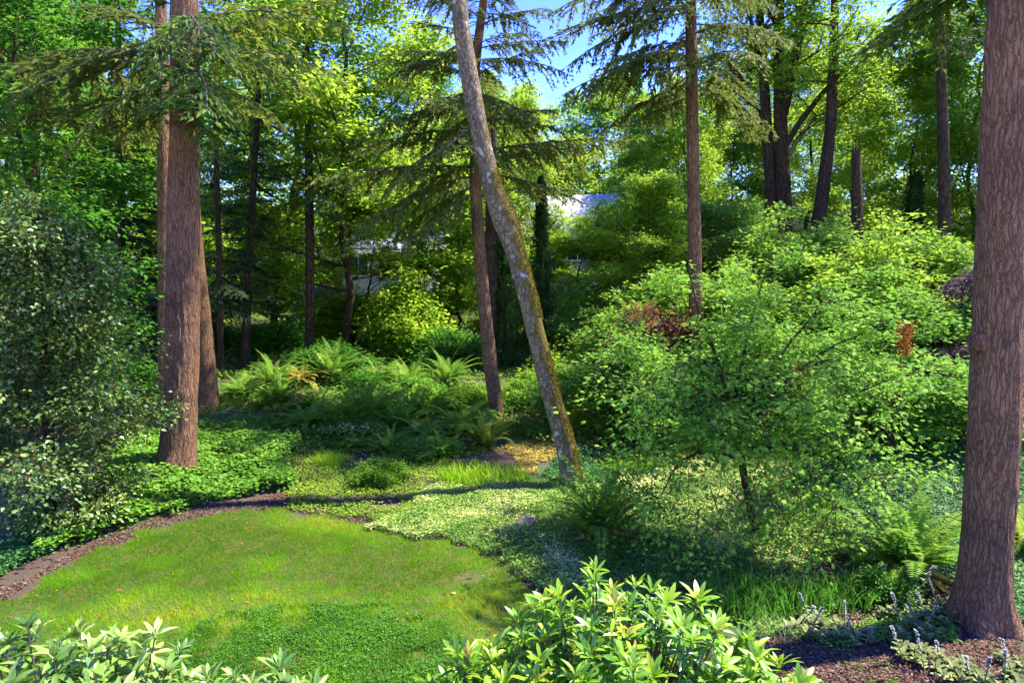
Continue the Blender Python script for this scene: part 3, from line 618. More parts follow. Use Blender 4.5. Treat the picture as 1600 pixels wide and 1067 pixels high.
# slimmer firs of the middle ground: trunk by pixels, drooping boughs
def slim_fir(keys, label, seed, z0, z1, Lmax, nb, protos, leafm, bark='fir_bark_far', extend=6, hero=(), p0=-.15, taper=.7, amp=.05, high=0):
    d = keys[0][2]; tg, base, pts = hero_trunk(keys, .1, 28, amp, seed, .1, extend)
    t = root('conifer_tree', base, label, 'tree'); obj('trunk', (tg, [M[bark]], True), t); r = np.random.default_rng(seed)
    g = crown_conifer(seed, z0, z1 if z1 else pts[-1][2], Lmax, nb, protos, p0, taper, None, lambda z: axis_at(pts, z))
    for (py, tx, ty, dp) in hero: bough_to(g, pts, 0, py, tx, ty, base, d, protos, r, dp)
    if high: crown_conifer(seed + 1, high, pts[-1][2], Lmax * .8, 14, SPARSE, p0, .6, g, lambda z: axis_at(pts, z))
    obj('crown', (g, [M[leafm], M['twig']]), t); return t
slim_fir([(779, 652, 20, 22), (765, 560, 20, 22), (752, 430, 20, 19), (743, 300, 20, 18), (742, 100, 20, 15), (756, 0, 20, 12)],
         'slender purplish fir left of the leaning mossy trunk, with drooping see-through boughs', 71, 7.6, None, 3.9, 32, SPARSE + BOUGH[1:2], 'fir_olive', 'fir_bark_far', 4,
         hero=[(40, 860, 20, 1.5), (95, 880, 105, -1.2), (-20, 640, -10, 0), (20, 820, -25, .5), (85, 600, 120, 1), (275, 530, 350, -1), (290, 590, 390, .5), (262, 500, 300, 1), (255, 900, 245, -.8), (240, 980, 240, 1), (190, 880, 175, .4), (120, 870, 70, 0), (170, 560, 190, -.6), (120, 590, 100, .8), (300, 640, 390, -1.8), (215, 610, 260, -2), (60, 650, 40, 1), (225, 560, 235, 1.5), (70, 840, 40, -1), (310, 900, 300, 2), (30, 620, -30, 1), (200, 700, 255, -2.6), (145, 830, 200, -1.8)])
slim_fir([(1092, 500, 19, 23), (1086, 400, 19, 21), (1082, 200, 19, 19), (1079, 0, 19, 17)],
         'straight purplish fir trunk right of the pale roof, with boughs over the sky gap', 72, 8.9, None, 4.2, 32, SPARSE, 'fir_olive', 'fir_bark_far', 8,
         hero=[(15, 860, 60, 1.8), (70, 900, 165, -1.5), (-25, 870, 15, 2), (20, 890, 90, 0), (60, 930, 150, 1), (0, 930, 40, -1), (105, 905, 145, 1.5), (40, 1200, 60, 1), (130, 1190, 215, .6), (-20, 900, -20, .5), (90, 960, 110, -2), (150, 1000, 200, 1), (0, 1180, 0, -1), (115, 1010, 190, 2.4), (-30, 1000, 10, -2)])
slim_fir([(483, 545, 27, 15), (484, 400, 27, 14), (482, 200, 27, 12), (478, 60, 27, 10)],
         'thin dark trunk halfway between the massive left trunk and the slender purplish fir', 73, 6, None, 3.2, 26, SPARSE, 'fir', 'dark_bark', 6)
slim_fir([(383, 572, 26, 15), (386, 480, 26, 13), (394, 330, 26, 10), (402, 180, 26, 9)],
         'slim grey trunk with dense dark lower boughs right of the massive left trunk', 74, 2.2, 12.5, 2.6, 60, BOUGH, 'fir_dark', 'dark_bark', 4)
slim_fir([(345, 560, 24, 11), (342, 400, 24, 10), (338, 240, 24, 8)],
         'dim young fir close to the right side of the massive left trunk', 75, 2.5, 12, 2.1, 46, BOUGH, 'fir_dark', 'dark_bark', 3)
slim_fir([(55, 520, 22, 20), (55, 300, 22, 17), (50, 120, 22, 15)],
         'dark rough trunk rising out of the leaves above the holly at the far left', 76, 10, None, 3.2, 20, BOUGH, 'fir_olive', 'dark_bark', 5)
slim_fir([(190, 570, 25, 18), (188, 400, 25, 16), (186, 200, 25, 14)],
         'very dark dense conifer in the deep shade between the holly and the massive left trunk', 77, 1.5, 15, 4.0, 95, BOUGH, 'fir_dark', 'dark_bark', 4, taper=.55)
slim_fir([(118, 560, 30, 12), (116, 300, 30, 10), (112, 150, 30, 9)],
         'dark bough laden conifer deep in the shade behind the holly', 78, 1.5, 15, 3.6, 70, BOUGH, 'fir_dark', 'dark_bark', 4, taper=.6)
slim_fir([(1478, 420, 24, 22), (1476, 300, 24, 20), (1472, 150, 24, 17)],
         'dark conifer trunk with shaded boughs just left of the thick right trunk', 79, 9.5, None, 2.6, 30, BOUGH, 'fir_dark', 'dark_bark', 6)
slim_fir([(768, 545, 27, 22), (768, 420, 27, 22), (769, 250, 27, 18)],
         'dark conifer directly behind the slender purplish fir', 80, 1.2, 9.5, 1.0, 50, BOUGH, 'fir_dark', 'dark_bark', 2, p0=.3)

def copy_tree(o, loc, rz, sc, label, mats=None):
    c = o.copy(); COL.objects.link(c); c.location = [float(a) for a in loc]; c.rotation_euler = (0, 0, rz); c.scale = (sc, sc, sc) if np.isscalar(sc) else sc
    if label: c['label'] = label
    for ch in list(o.children):
        k = ch.copy(); COL.objects.link(k); k.parent = c
        if mats and ch.name.split('.')[0] in mats:
            if True:
                k.material_slots[0].link = 'OBJECT'; k.material_slots[0].material = M[mats[ch.name.split('.')[0]]]
    return c
# narrow dark cedars behind the leaning trunk
def cedar_geo(seed, H, R):
    r = np.random.default_rng(seed); g = Geo(); n = 11000; u = r.random(n)**.9; z = u * H; az = r.random(n) * 6.283
    rr = R * (1 - u)**.6 * (.25 + .75 * r.random(n)**.5) * (.3 + 1.15 * vn3(np.cos(az) * 2.2, np.sin(az) * 2.2, z * 2.4, seed) * vn3(az * 2, z * .9, 0, seed + 1) * 1.9)
    pos = np.stack([np.cos(az) * rr, np.sin(az) * rr, z + .1], 1); fw = np.stack([np.cos(az) * .5, np.sin(az) * .5, r.normal(.7, .5, n)], 1)
    scatter(g, kite(.25, .03, .05), pos, fw, np.stack([np.cos(az), np.sin(az), r.normal(0, .5, n)], 1), r.uniform(.08, .2, n), 0, np.clip(r.normal(.5, .2, n), 0, 1))
    t = Geo(); tube(t, [(0, 0, -.1), (0.02, 0, H * .5), (0, 0, H * .9)], [.13, .09, .02], 8); return t, g
tgm, cgm = cedar_geo(90, 8, .75); ced = None
for px, d, h, w, lab in [(845, 28, 1.0, 1.0, 'tall narrow dark cedar seen right of the mossy bend of the leaning trunk'), (790, 27, .82, .9, 'narrow dark cedar between the slender fir and the leaning trunk'), (1422, 26, .62, 1.0, 'small dark pointed cypress left of the dark conifer near the right edge')]:
    if ced is None:
        ced = root('cedar_tree', GX(px, d), lab, 'tree', 'narrow dark cedars'); obj('trunk', (tgm, [M['dark_bark']]), ced); obj('crown', (cgm, [M['fir_dark']]), ced)
    else: copy_tree(ced, GX(px, d), px, (w, w, h), lab)

# ------------------------------------------------------------------ big forked maple and its leaning neighbour
def forked():
    base = P(1218, 385, 33.0); base[2] = float(T(base[0], base[1])); zz = P(1218, 385, 33.0)[2]
    tg, cg, tips = Geo(), Geo(), []; r = np.random.default_rng(95); d = 33.0
    def L(*k): return [np.append(P(a, b, dd) - base, w * dd / FPX / 2 * .88) for a, b, dd, w in k]
    stems = [L((1208, 392, 33, 22), (1205, 300, 33, 20), (1198, 200, 33, 18), (1190, 60, 33, 14), (1180, -60, 33, 9)),
             L((1224, 390, 32.7, 30), (1224, 300, 32.7, 25), (1220, 200, 32.7, 23), (1216, 90, 32.7, 17), (1222, -80, 32.7, 11)),
             L((1222, 180, 32.7, 20), (1236, 120, 32.5, 16), (1252, 40, 32.3, 14), (1262, -60, 32, 9)),
             L((1203, 240, 33, 13), (1185, 180, 33.4, 12), (1160, 130, 33.8, 10), (1130, 90, 34, 6)),
             L((1226, 230, 32.6, 12), (1250, 190, 32.2, 10), (1290, 140, 31.8, 8), (1350, 80, 31, 5)),
             L((1224, 260, 32.6, 9), (1245, 220, 33, 7), (1275, 180, 33.6, 5), (1320, 175, 34, 3)),
             L((1195, 130, 33, 9), (1180, 60, 32, 7), (1160, -20, 31, 5))]
    for i, s in enumerate(stems):
        k = np.array(s); 
        if i < 2: k[0][2] = -.3; k[0][3] *= 1.3
        p = interp(k, .3); tube(tg, p[:, :3], p[:, 3], 12, 0, .5, furrow(.06, 4, 1.2, i))
        opts = dict(wig=.4, trop=[.15, .05, -.05], kids=[7, 6], start=[.2, .15], ang=[48, 45], ratio=[.45, .5])
        m = len(p); k0 = int(m * (.62 if i < 2 else .45))
        for j in range(k0, m, 2):
            az = j * 2.399 + r.random(); f = (j - k0) / max(1, m - k0)
            branch(cg, tips, p[j, :3], norm(np.array([math.cos(az), math.sin(az), .45])), (3.6 - 1.2 * f) * r.uniform(.7, 1.1), p[j, 3] * .45 + .01, 0, 2, r, opts)
    leafy(cg, tips, 8, .5, .22, TRI, 0, r, .3)
    t = root('maple_tree', base, 'huge dark multi stemmed maple spreading over the upper right of the hillside', 'tree')
    obj('trunk', (tg, [M['maple_bark']], True), t); obj('crown', (cg, [M['maple_lime'], M['maple_bark']]), t)
    # leaning neighbour
    d = 30; base2 = P(1266, 392, d); base2[2] = float(T(base2[0], base2[1])); k = np.array([np.append(P(a, b, d) - base2, w * d / FPX / 2) for a, b, w in [(1266, 392, 22), (1284, 310, 19), (1298, 200, 16), (1303, 80, 13), (1306, -60, 9)]])
    k[0][2] = -.3; p = interp(k, .3); tg = Geo(); tube(tg, p[:, :3], p[:, 3], 12, 0, .5, furrow(.08, 4, 1.2, 4)); cg, tips = Geo(), []
    for j in range(len(p) // 2, len(p), 2):
        az = j * 2.399; branch(cg, tips, p[j, :3], norm(np.array([math.cos(az), math.sin(az), .3])), 2.6, .05, 0, 2, r, opts)
    leafy(cg, tips, 14, .45, .18, TRI, 0, r, .3)
    t = root('maple_tree', base2, 'leaning dark maple trunk just right of the huge multi stemmed maple', 'tree')
    obj('trunk', (tg, [M['maple_bark']], True), t); obj('crown', (cg, [M['maple_lime'], M['maple_bark']]), t)
forked()
# broken snag
d = 26; b = GX(1334, d); g = Geo(); top = P(1338, 240, d) - b
p = interp(np.array([(0, 0, -.2, .24), (.02, 0, top[2] * .5, .21), (top[0], 0, top[2], .17)]), .12)
tube(g, p[:, :3], p[:, 3], 18, 0, .5, furrow(.16, 7, 2, 3)); sp = Geo(); r = np.random.default_rng(3)
for i in range(9):
    a = i * .7; q = np.array([top[0] + math.cos(a) * .12, math.sin(a) * .12, top[2] - .15]); tube(sp, [q, q + [0, 0, .2], q + [.02 * math.cos(a), .02, r.uniform(.3, .75)]], [.05, .035, .006], 5)
t = root('dead_snag', b, 'broken off dead trunk with a jagged top among lime green leaves, upper right', 'snag')
obj('trunk', (g, [M['dark_bark']], True), t); obj('splinter', (sp, [M['dark_bark']]), t)

# ------------------------------------------------------------------ background forest of broad-leaved trees
PROTO = []
for i, (H, bf, spd, per, sz, lim) in enumerate([(20, .06, .27, 27, .27, 26), (16, .04, .32, 28, .25, 24), (12, .03, .34, 30, .22, 22)]):
    tg, cg = broadleaf(200 + i, H, bf, spd, per, sz, .55, TRI, lim, 8, 6, .2 * H / 20)
    PROTO.append((H, tg.mesh('trunk', [M['maple_bark']], True), cg.mesh('crown', [M['maple'], M['maple_bark']])))
def bg_tree(px, d, top_py, var, leafm, label, name='maple_tree', group='trees of the wood behind the garden', wide=1.0):
    H, tm, cm = PROTO[var]; loc = GX(px, d); topz = P(px, top_py, d)[2]; s = (topz - loc[2]) / H
    t = root(name, loc, label, 'tree', group, rz=(px * .37) % 6.28, sc=(s * wide, s * wide, s))
    obj('trunk', tm, t); c = obj('crown', cm, t)
    c.material_slots[0].link = 'OBJECT'; c.material_slots[0].material = M[leafm]; return t
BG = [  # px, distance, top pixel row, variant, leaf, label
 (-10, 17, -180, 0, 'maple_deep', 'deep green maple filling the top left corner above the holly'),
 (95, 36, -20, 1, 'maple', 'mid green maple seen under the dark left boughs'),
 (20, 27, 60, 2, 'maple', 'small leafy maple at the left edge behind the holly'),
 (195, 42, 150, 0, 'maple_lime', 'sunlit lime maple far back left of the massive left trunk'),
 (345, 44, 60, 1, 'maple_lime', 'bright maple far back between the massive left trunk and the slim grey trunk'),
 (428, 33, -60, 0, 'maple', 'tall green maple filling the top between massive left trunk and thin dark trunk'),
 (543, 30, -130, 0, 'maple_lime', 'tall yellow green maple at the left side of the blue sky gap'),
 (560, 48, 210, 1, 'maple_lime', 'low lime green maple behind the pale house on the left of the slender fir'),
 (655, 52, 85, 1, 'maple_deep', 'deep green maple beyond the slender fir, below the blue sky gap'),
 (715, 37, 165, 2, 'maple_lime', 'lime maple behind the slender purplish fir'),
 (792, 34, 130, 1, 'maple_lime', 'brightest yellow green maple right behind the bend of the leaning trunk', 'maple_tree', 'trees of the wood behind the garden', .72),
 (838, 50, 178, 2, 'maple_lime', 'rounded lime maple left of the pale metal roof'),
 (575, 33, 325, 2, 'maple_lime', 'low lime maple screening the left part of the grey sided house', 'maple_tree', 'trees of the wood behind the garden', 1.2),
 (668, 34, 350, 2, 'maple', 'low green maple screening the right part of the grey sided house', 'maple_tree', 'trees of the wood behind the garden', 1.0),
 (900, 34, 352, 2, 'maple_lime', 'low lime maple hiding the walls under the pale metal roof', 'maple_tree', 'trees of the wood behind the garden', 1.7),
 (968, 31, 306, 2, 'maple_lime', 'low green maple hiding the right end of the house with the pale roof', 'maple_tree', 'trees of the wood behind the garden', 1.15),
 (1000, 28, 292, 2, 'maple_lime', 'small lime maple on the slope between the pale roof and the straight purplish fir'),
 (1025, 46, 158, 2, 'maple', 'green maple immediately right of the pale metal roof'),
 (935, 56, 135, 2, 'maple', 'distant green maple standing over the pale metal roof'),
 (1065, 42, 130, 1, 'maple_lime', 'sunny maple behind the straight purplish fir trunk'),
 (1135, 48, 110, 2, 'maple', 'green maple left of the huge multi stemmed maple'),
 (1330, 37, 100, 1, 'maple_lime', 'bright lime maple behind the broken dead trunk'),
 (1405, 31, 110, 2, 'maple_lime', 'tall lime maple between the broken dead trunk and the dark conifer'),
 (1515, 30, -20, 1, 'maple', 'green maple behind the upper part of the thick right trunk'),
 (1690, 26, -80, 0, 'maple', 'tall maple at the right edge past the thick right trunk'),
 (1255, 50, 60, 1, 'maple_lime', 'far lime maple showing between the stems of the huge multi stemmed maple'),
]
for a in BG: bg_tree(*a)
# far row of evergreens closing the view
cg = crown_conifer(300, 1.0, 19.8, 3.4, 120, SPARSE + BOUGH[:2], -.2, .6); tg = Geo(); tube(tg, [(0, 0, -.3), (.1, 0, 9), (0, 0, 19.5)], [.28, .18, .02], 10)
FT, FC = tg.mesh('trunk', [M['dark_bark']], True), cg.mesh('crown', [M['fir'], M['twig']])
def far_fir(px, d, top, leafm, label, wide=1.3):
    loc = GX(px, d); s = (P(px, top, d)[2] - loc[2]) / 20.0
    t = root('fir_tree', loc, label, 'tree', 'far evergreens', (px * .21) % 6.28, (s * wide, s * wide, s)); obj('trunk', FT, t); c = obj('crown', FC, t)
    c.material_slots[0].link = 'OBJECT'; c.material_slots[0].material = M[leafm]
for px, d, top, m_, lab in [
  (30, 50, 30, 'fir', 'far evergreen behind the left edge of the wood'), (150, 52, 110, 'fir', 'far evergreen behind the holly under the left boughs'),
  (240, 55, 170, 'fir_dark', 'far dark evergreen hidden mostly by the massive left trunk'), (310, 50, 60, 'fir', 'far evergreen right beside the massive left trunk'),
  (400, 56, 40, 'fir_dark', 'far dark evergreen behind the slim grey trunk'), (470, 60, 100, 'fir', 'far evergreen behind the thin dark trunk'),
  (600, 62, 190, 'fir_dark', 'far evergreen below the left part of the sky gap'), (668, 48, 40, 'fir', 'tall thin evergreen standing up into the blue sky gap left of the leaning trunk'),
  (760, 64, 230, 'fir_dark', 'far low evergreen behind the slender purplish fir'), (925, 66, 175, 'fir_dark', 'bluish far evergreen rising above the pale metal roof'),
  (968, 60, 215, 'fir_dark', 'short far evergreen right behind the pale metal roof'), (1040, 62, 120, 'fir', 'far evergreen behind the straight purplish fir'),
  (1110, 66, 150, 'fir_dark', 'far evergreen left of the huge multi stemmed maple'), (1180, 60, 190, 'fir', 'far evergreen behind the stems of the huge maple'),
  (1350, 55, 130, 'fir', 'far evergreen behind the broken dead trunk'), (1440, 50, 60, 'fir_dark', 'far dark evergreen beyond the small cypress'),
  (1560, 48, -20, 'fir', 'far evergreen hidden behind the thick right trunk'), (1660, 44, -40, 'fir', 'far evergreen past the right edge')]:
    far_fir(px, d, top, m_, lab)

# the wood closing the view: one leafy mass
def far_wood():
    r = np.random.default_rng(350); g = Geo(); n = 5200
    px = r.uniform(-350, 1950, n); d = r.uniform(50, 84, n)
    toppx = np.interp(px, [-350, 100, 230, 420, 560, 640, 700, 820, 880, 960, 1030, 1150, 1300, 1400, 1950], [40, 60, 190, 90, 130, 210, 225, 215, 262, 262, 180, 190, 160, 60, 20])
    x = (px - 800) / FPX * d; z0 = T(x, d); z1 = CAMZ + (463 - toppx) / 1000 * d + r.normal(0, .8, n); z = z0 + (z1 - z0) * r.random(n)**.85
    k = 44; c = np.stack([x, d, z], 1)[np.repeat(np.arange(n), k)]; R_ = r.uniform(.8, 1.8, n)[np.repeat(np.arange(n), k)]; N = n * k
    off = r.normal(0, .55, (N, 3)) * [1, 1, .45] * R_[:, None]
    scatter(g, TRI, c + off, off * [1, 1, .2] + r.normal(0, .4, (N, 3)), r.normal(0, .45, (N, 3)) + [0, 0, 1.5], r.uniform(.25, .5, N), 0, np.clip(.5 + r.normal(0, .2, n)[np.repeat(np.arange(n), k)] + r.normal(0, .1, N), 0, 1))
    tag(obj('far_wood', (g, [M['maple']])), 'dense leafy wood closing the view far behind everything', 'wood', kind='stuff')
far_wood()

# ------------------------------------------------------------------ shrubs
def mesh_bush(seed, leafm, **k): return bush(seed, **k).mesh('foliage', [M[leafm], M['twig']])
VB = [mesh_bush(400 + i, 'vine', R=1.5, H=2.0 + .3 * i, stems=18, per=30, size=.095, proto=MAPLE, lspread=.26, flat=.17, up=3.0) for i in range(3)]
DB = [mesh_bush(420 + i, 'under', R=1.1, H=1.2, stems=16, per=26, size=.075, proto=HEX, lspread=.2, flat=.6) for i in range(2)]
def shrub(name, loc, mesh, sc, label, leafm=None, cat='shrub', group=None, rz=None):
    loc = np.array(loc, float); t = root(name, loc, label, cat, group, rz if rz is not None else (loc[0] * 3.1 + loc[1]) % 6.28, sc)
    f = obj('foliage', mesh, t)
    if leafm: f.material_slots[0].link = 'OBJECT'; f.material_slots[0].material = M[leafm]
    return t
hill = 'vine maples on the right hillside'
for px, d, v, s, lm, lab in [
  (935, 19, 0, 1.15, 'vine_far', 'pale green vine maple on the slope right above the leaning trunk base'),
  (985, 23, 1, 1.35, 'vine_far', 'airy vine maple below and right of the pale metal roof'),
  (915, 27, 2, 1.2, 'vine_far', 'vine maple under the left end of the pale metal roof'),
  (1035, 18, 2, 1.2, 'vine', 'fresh green vine maple left of the foot of the straight purplish fir'),
  (1060, 25, 0, 1.5, 'vine_far', 'taller vine maple behind the straight purplish fir trunk'),
  (1150, 20, 1, 1.35, 'maple', 'vine maple on the hillside right of the straight purplish fir'),
  (1170, 27, 2, 1.2, 'vine_far', 'vine maple below the huge multi stemmed maple'),
  (1240, 17, 0, 1.15, 'vine', 'vine maple in the middle of the hillside above the white flecked cover'),
  (1265, 23, 1, 1.5, 'vine_far', 'vine maple at the foot of the leaning dark maple'),
  (1330, 20, 2, 1.35, 'maple_lime', 'vine maple in front of the broken dead trunk'),
  (1345, 15, 1, 1.0, 'vine', 'vine maple left of the rusty hanging twigs'),
  (1410, 23, 0, 1.5, 'maple', 'lime green shrub in front of the small cypress'),
  (1430, 17, 2, 1.2, 'vine', 'vine maple between the rusty twigs and the plum shrub'),
  (1500, 14, 1, .85, 'vine', 'vine maple brushing the left side of the thick right trunk'),
  (1500, 22, 0, 1.5, 'maple', 'green shrub behind the knot of the thick right trunk'),
  (1640, 16, 2, 1.3, 'vine', 'vine maple at the right edge behind the thick trunk'),
  (962, 31, 0, 1.35, 'maple_lime', 'sunny lime shrub just under the pale metal roof'),
  (1100, 31, 1, 1.8, 'vine_far', 'far vine maple left of the foot of the huge maple')]:
    shrub('vine_maple', GX(px, d), VB[v], (s * 1.15, s * 1.15, s * 1.3 if d > 19 else s * 1.1), lab, lm, 'small tree', hill)
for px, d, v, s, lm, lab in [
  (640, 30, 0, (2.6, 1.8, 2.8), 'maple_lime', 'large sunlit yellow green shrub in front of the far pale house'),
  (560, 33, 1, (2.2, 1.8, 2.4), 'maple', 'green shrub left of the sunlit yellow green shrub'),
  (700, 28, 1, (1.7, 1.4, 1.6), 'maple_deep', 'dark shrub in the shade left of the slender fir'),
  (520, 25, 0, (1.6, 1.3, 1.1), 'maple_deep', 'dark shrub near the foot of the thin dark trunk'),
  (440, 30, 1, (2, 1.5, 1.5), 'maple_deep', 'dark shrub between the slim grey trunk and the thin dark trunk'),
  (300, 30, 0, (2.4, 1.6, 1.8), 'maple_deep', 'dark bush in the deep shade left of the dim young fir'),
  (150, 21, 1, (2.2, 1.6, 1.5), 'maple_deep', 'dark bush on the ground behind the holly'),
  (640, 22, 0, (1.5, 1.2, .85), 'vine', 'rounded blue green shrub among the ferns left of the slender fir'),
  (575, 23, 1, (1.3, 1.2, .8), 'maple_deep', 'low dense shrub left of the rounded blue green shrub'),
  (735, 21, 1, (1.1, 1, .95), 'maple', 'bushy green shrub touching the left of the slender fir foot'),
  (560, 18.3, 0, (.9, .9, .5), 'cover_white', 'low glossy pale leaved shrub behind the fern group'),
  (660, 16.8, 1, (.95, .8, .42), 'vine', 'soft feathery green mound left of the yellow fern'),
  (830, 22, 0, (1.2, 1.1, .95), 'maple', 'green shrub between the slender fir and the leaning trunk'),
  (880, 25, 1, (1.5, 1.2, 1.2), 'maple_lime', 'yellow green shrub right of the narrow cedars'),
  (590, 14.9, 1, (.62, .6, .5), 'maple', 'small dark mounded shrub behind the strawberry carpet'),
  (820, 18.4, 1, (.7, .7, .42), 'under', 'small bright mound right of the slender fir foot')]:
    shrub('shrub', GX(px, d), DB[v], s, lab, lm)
# coppery and plum shrubs
for px, d, s, lm, lab in [(1030, 19.5, (1.0, 1.0, 2.1), 'red_leaf', 'coppery red japanese maple left of the straight purplish fir'), (1195, 26, 1.1, 'plum_leaf', 'dusky purple mounded maple at the foot of the huge maple'),
                         (1483, 15.6, (.8, .8, 1.1), 'plum_leaf', 'dark plum leaved shrub right of the rusty hanging twigs'), (1508, 17, (.7, .7, 2.1), 'plum_leaf', 'lilac grey plum tree peeping out left of the thick right trunk')]:
    shrub('japanese_maple', GX(px, d), VB[0], s, lab, lm)

# central vine maple with forked stems
def vine_tree():
    base = G(1185, 838); r = np.random.default_rng(500); tg, cg, tips = Geo(), Geo(), []
    def Lk(*k): return np.array([np.append(P(a, b, dd) - base, w) for a, b, dd, w in k])
    D = base[1]
    st = [Lk((1185, 845, D, .085), (1165, 760, D, .065), (1155, 690, D, .058), (1140, 630, D, .045)),
          Lk((1155, 690, D, .04), (1110, 655, D - .2, .03), (1060, 640, D - .4, .02), (1000, 600, D - .6, .012)),
          Lk((1155, 690, D, .045), (1180, 620, D + .1, .035), (1230, 540, D + .2, .025), (1290, 470, D + .4, .014)),
          Lk((1140, 630, D, .04), (1120, 560, D - .1, .03), (1090, 480, D - .1, .02), (1075, 420, D, .012)),
          Lk((1150, 660, D, .035), (1210, 660, D - .3, .025), (1290, 640, D - .6, .018), (1370, 600, D - .8, .01)),
          Lk((1160, 720, D, .03), (1110, 700, D - .6, .02), (1060, 720, D - .9, .012), (1030, 780, D - 1.0, .007)),
          Lk((1160, 700, D, .03), (1230, 700, D - .7, .02), (1310, 720, D - 1, .013), (1350, 760, D - 1.2, .007)),
          Lk((1145, 640, D, .035), (1160, 560, D + .5, .025), (1180, 480, D + 1, .018), (1200, 410, D + 1.3, .01)),
          Lk((1150, 660, D, .03), (1080, 600, D + .6, .02), (990, 560, D + 1.2, .012), (930, 570, D + 1.4, .008)),
          Lk((1160, 700, D, .03), (1170, 660, D - .9, .02), (1190, 640, D - 1.6, .012), (1200, 690, D - 2.0, .007)),
          Lk((1155, 690, D, .03), (1220, 600, D - .6, .022), (1300, 540, D - .9, .014), (1400, 500, D - 1.0, .008)),
          Lk((1155, 690, D, .028), (1230, 650, D + .8, .022), (1330, 600, D + 1.5, .014), (1430, 570, D + 1.9, .008))]
    opts = dict(wig=.45, trop=[.1, -.02, -.1], kids=[5, 5], start=[.1, .1], ang=[50, 48], ratio=[.55, .55])
    for i, k in enumerate(st):
        p = interp(k, .09); tube(tg, p[:, :3], p[:, 3], 9, 0, .5, furrow(.08, 18, 5, i))
        if i == 0: st_ = range(len(p) * 3 // 4, len(p), 4)
        else: st_ = range(int(len(p) * .22), len(p), 3)
        for j in st_:
            az = j * 2.399 + r.random(); branch(cg, tips, p[j, :3], norm(np.array([math.cos(az), math.sin(az), .35 if i < 9 else -.1])), r.uniform(.6, 1.15), .012, 0, 2, r, opts)
    for i in range(95):
        a = P(r.uniform(920, 1400), r.uniform(560, 800), D - r.uniform(-.6, 1.9)) - base
        branch(cg, tips, a, norm(np.array([r.normal(0, .5), -.5, -.75])), r.uniform(.7, 1.3), .008, 0, 1, r, dict(wig=.4, trop=[-.2, -.1], kids=[7], start=[.1], ang=[50], ratio=[.4]))
    leafy(cg, tips, 6, .22, .095, MAPLE, 0, r, .17, up=3.0, tintvar=.24)
    t = root('vine_maple', base, 'wide fresh green vine maple with thin forked dark stems over the white flecked cover', 'small tree')
    obj('trunk', (tg, [M['maple_bark']], True), t); obj('crown', (cg, [M['vine'], M['maple_bark']]), t)
vine_tree()
# rusty dead sprays hanging in the hillside foliage
for px, py, d, h, w, lab in [(1415, 500, 14.2, .75, .22, 'rust red dead spray of leaves, the upper one left of the thick right trunk'), (1402, 572, 13.6, .75, .17, 'rust brown dead spray hanging below the upper rust red one'), (1243, 590, 11.0, .75, .15, 'rust brown dead spray hanging in the wide vine maple'), (1253, 565, 12.2, .3, .2, 'small orange dead leaf tuft above the spray in the wide vine maple')]:
    g = Geo(); r = np.random.default_rng(int(px)); n = 420; top = P(px, py, d); u = r.random(n)
    pos = np.stack([r.normal(0, w * .45, n) * (1 - .55 * u), r.normal(0, w * .45, n), -u * h], 1); scatter(g, kite(.3, .12, .2), pos, np.stack([r.normal(0, .5, n), r.normal(0, .5, n), -np.ones(n)], 1), rdir(n, r), r.uniform(.04, .09, n), 0, r.random(n))
    tube(g, [(0, 0, .15), (.03, 0, -.2), (0, .02, -h)], [.008, .006, .003], 4, 1)
    o = obj('dead_spray', (g, [M['dead'], M['twig']]), None, top); tag(o, lab, 'dead branch', 'rusty dead sprays')

# holly
def holly():
    base = GX(62, 12.0); g = Geo(); tips = []; r = np.random.default_rng(600)
    opts = dict(wig=.4, trop=[.2, .0, -.1], kids=[9, 7], start=[.2, .1], ang=[50, 50], ratio=[.42, .5]); tg = Geo()
    tube(tg, [(0, 0, -.1), (.05, 0, 2), (0, .1, 4), (.1, 0, 6)], [.12, .1, .06, .02], 10)
    for i in range(46):
        u = i / 46; z = .15 + 5.2 * u; az = i * 2.399; L = 1.95 * (1 - u**2.2 * .55) * r.uniform(.5, 1.3)
        branch(g, tips, np.array([0, 0, z]), norm(np.array([math.cos(az), math.sin(az), .15 + u * .8])), L, .03, 0, 2, r, opts)
    leafy(g, tips, 15, .19, .088, kite(.36, .12, .12), 0, r, .8, up=.9, tintvar=.3)
    t = root('holly_tree', base, 'big glossy dark holly with red berries at the left edge beside the lawn bank', 'tree')
    obj('trunk', (tg, [M['dark_bark']]), t); obj('crown', (g, [M['holly'], M['twig']]), t)
    b = Geo(); P0 = np.array([q[0] for q in tips]); sel = P0[r.integers(0, len(P0), 700)] + r.normal(0, .12, (700, 3))
    V, F = np.array([(1, 0, 0), (0, 1, 0), (-1, 0, 0), (0, -1, 0), (0, 0, 1), (0, 0, -1)], float), np.array([(0, 1, 4), (1, 2, 4), (2, 3, 4), (3, 0, 4), (1, 0, 5), (2, 1, 5), (3, 2, 5), (0, 3, 5)])
    scatter(b, (V, F), sel, rdir(700, r), np.tile([0, 0, 1.], (700, 1)), r.uniform(.010, .020, 700))
    tag(obj('berries', (b, [M['berry']]), t), kind='stuff')
holly()

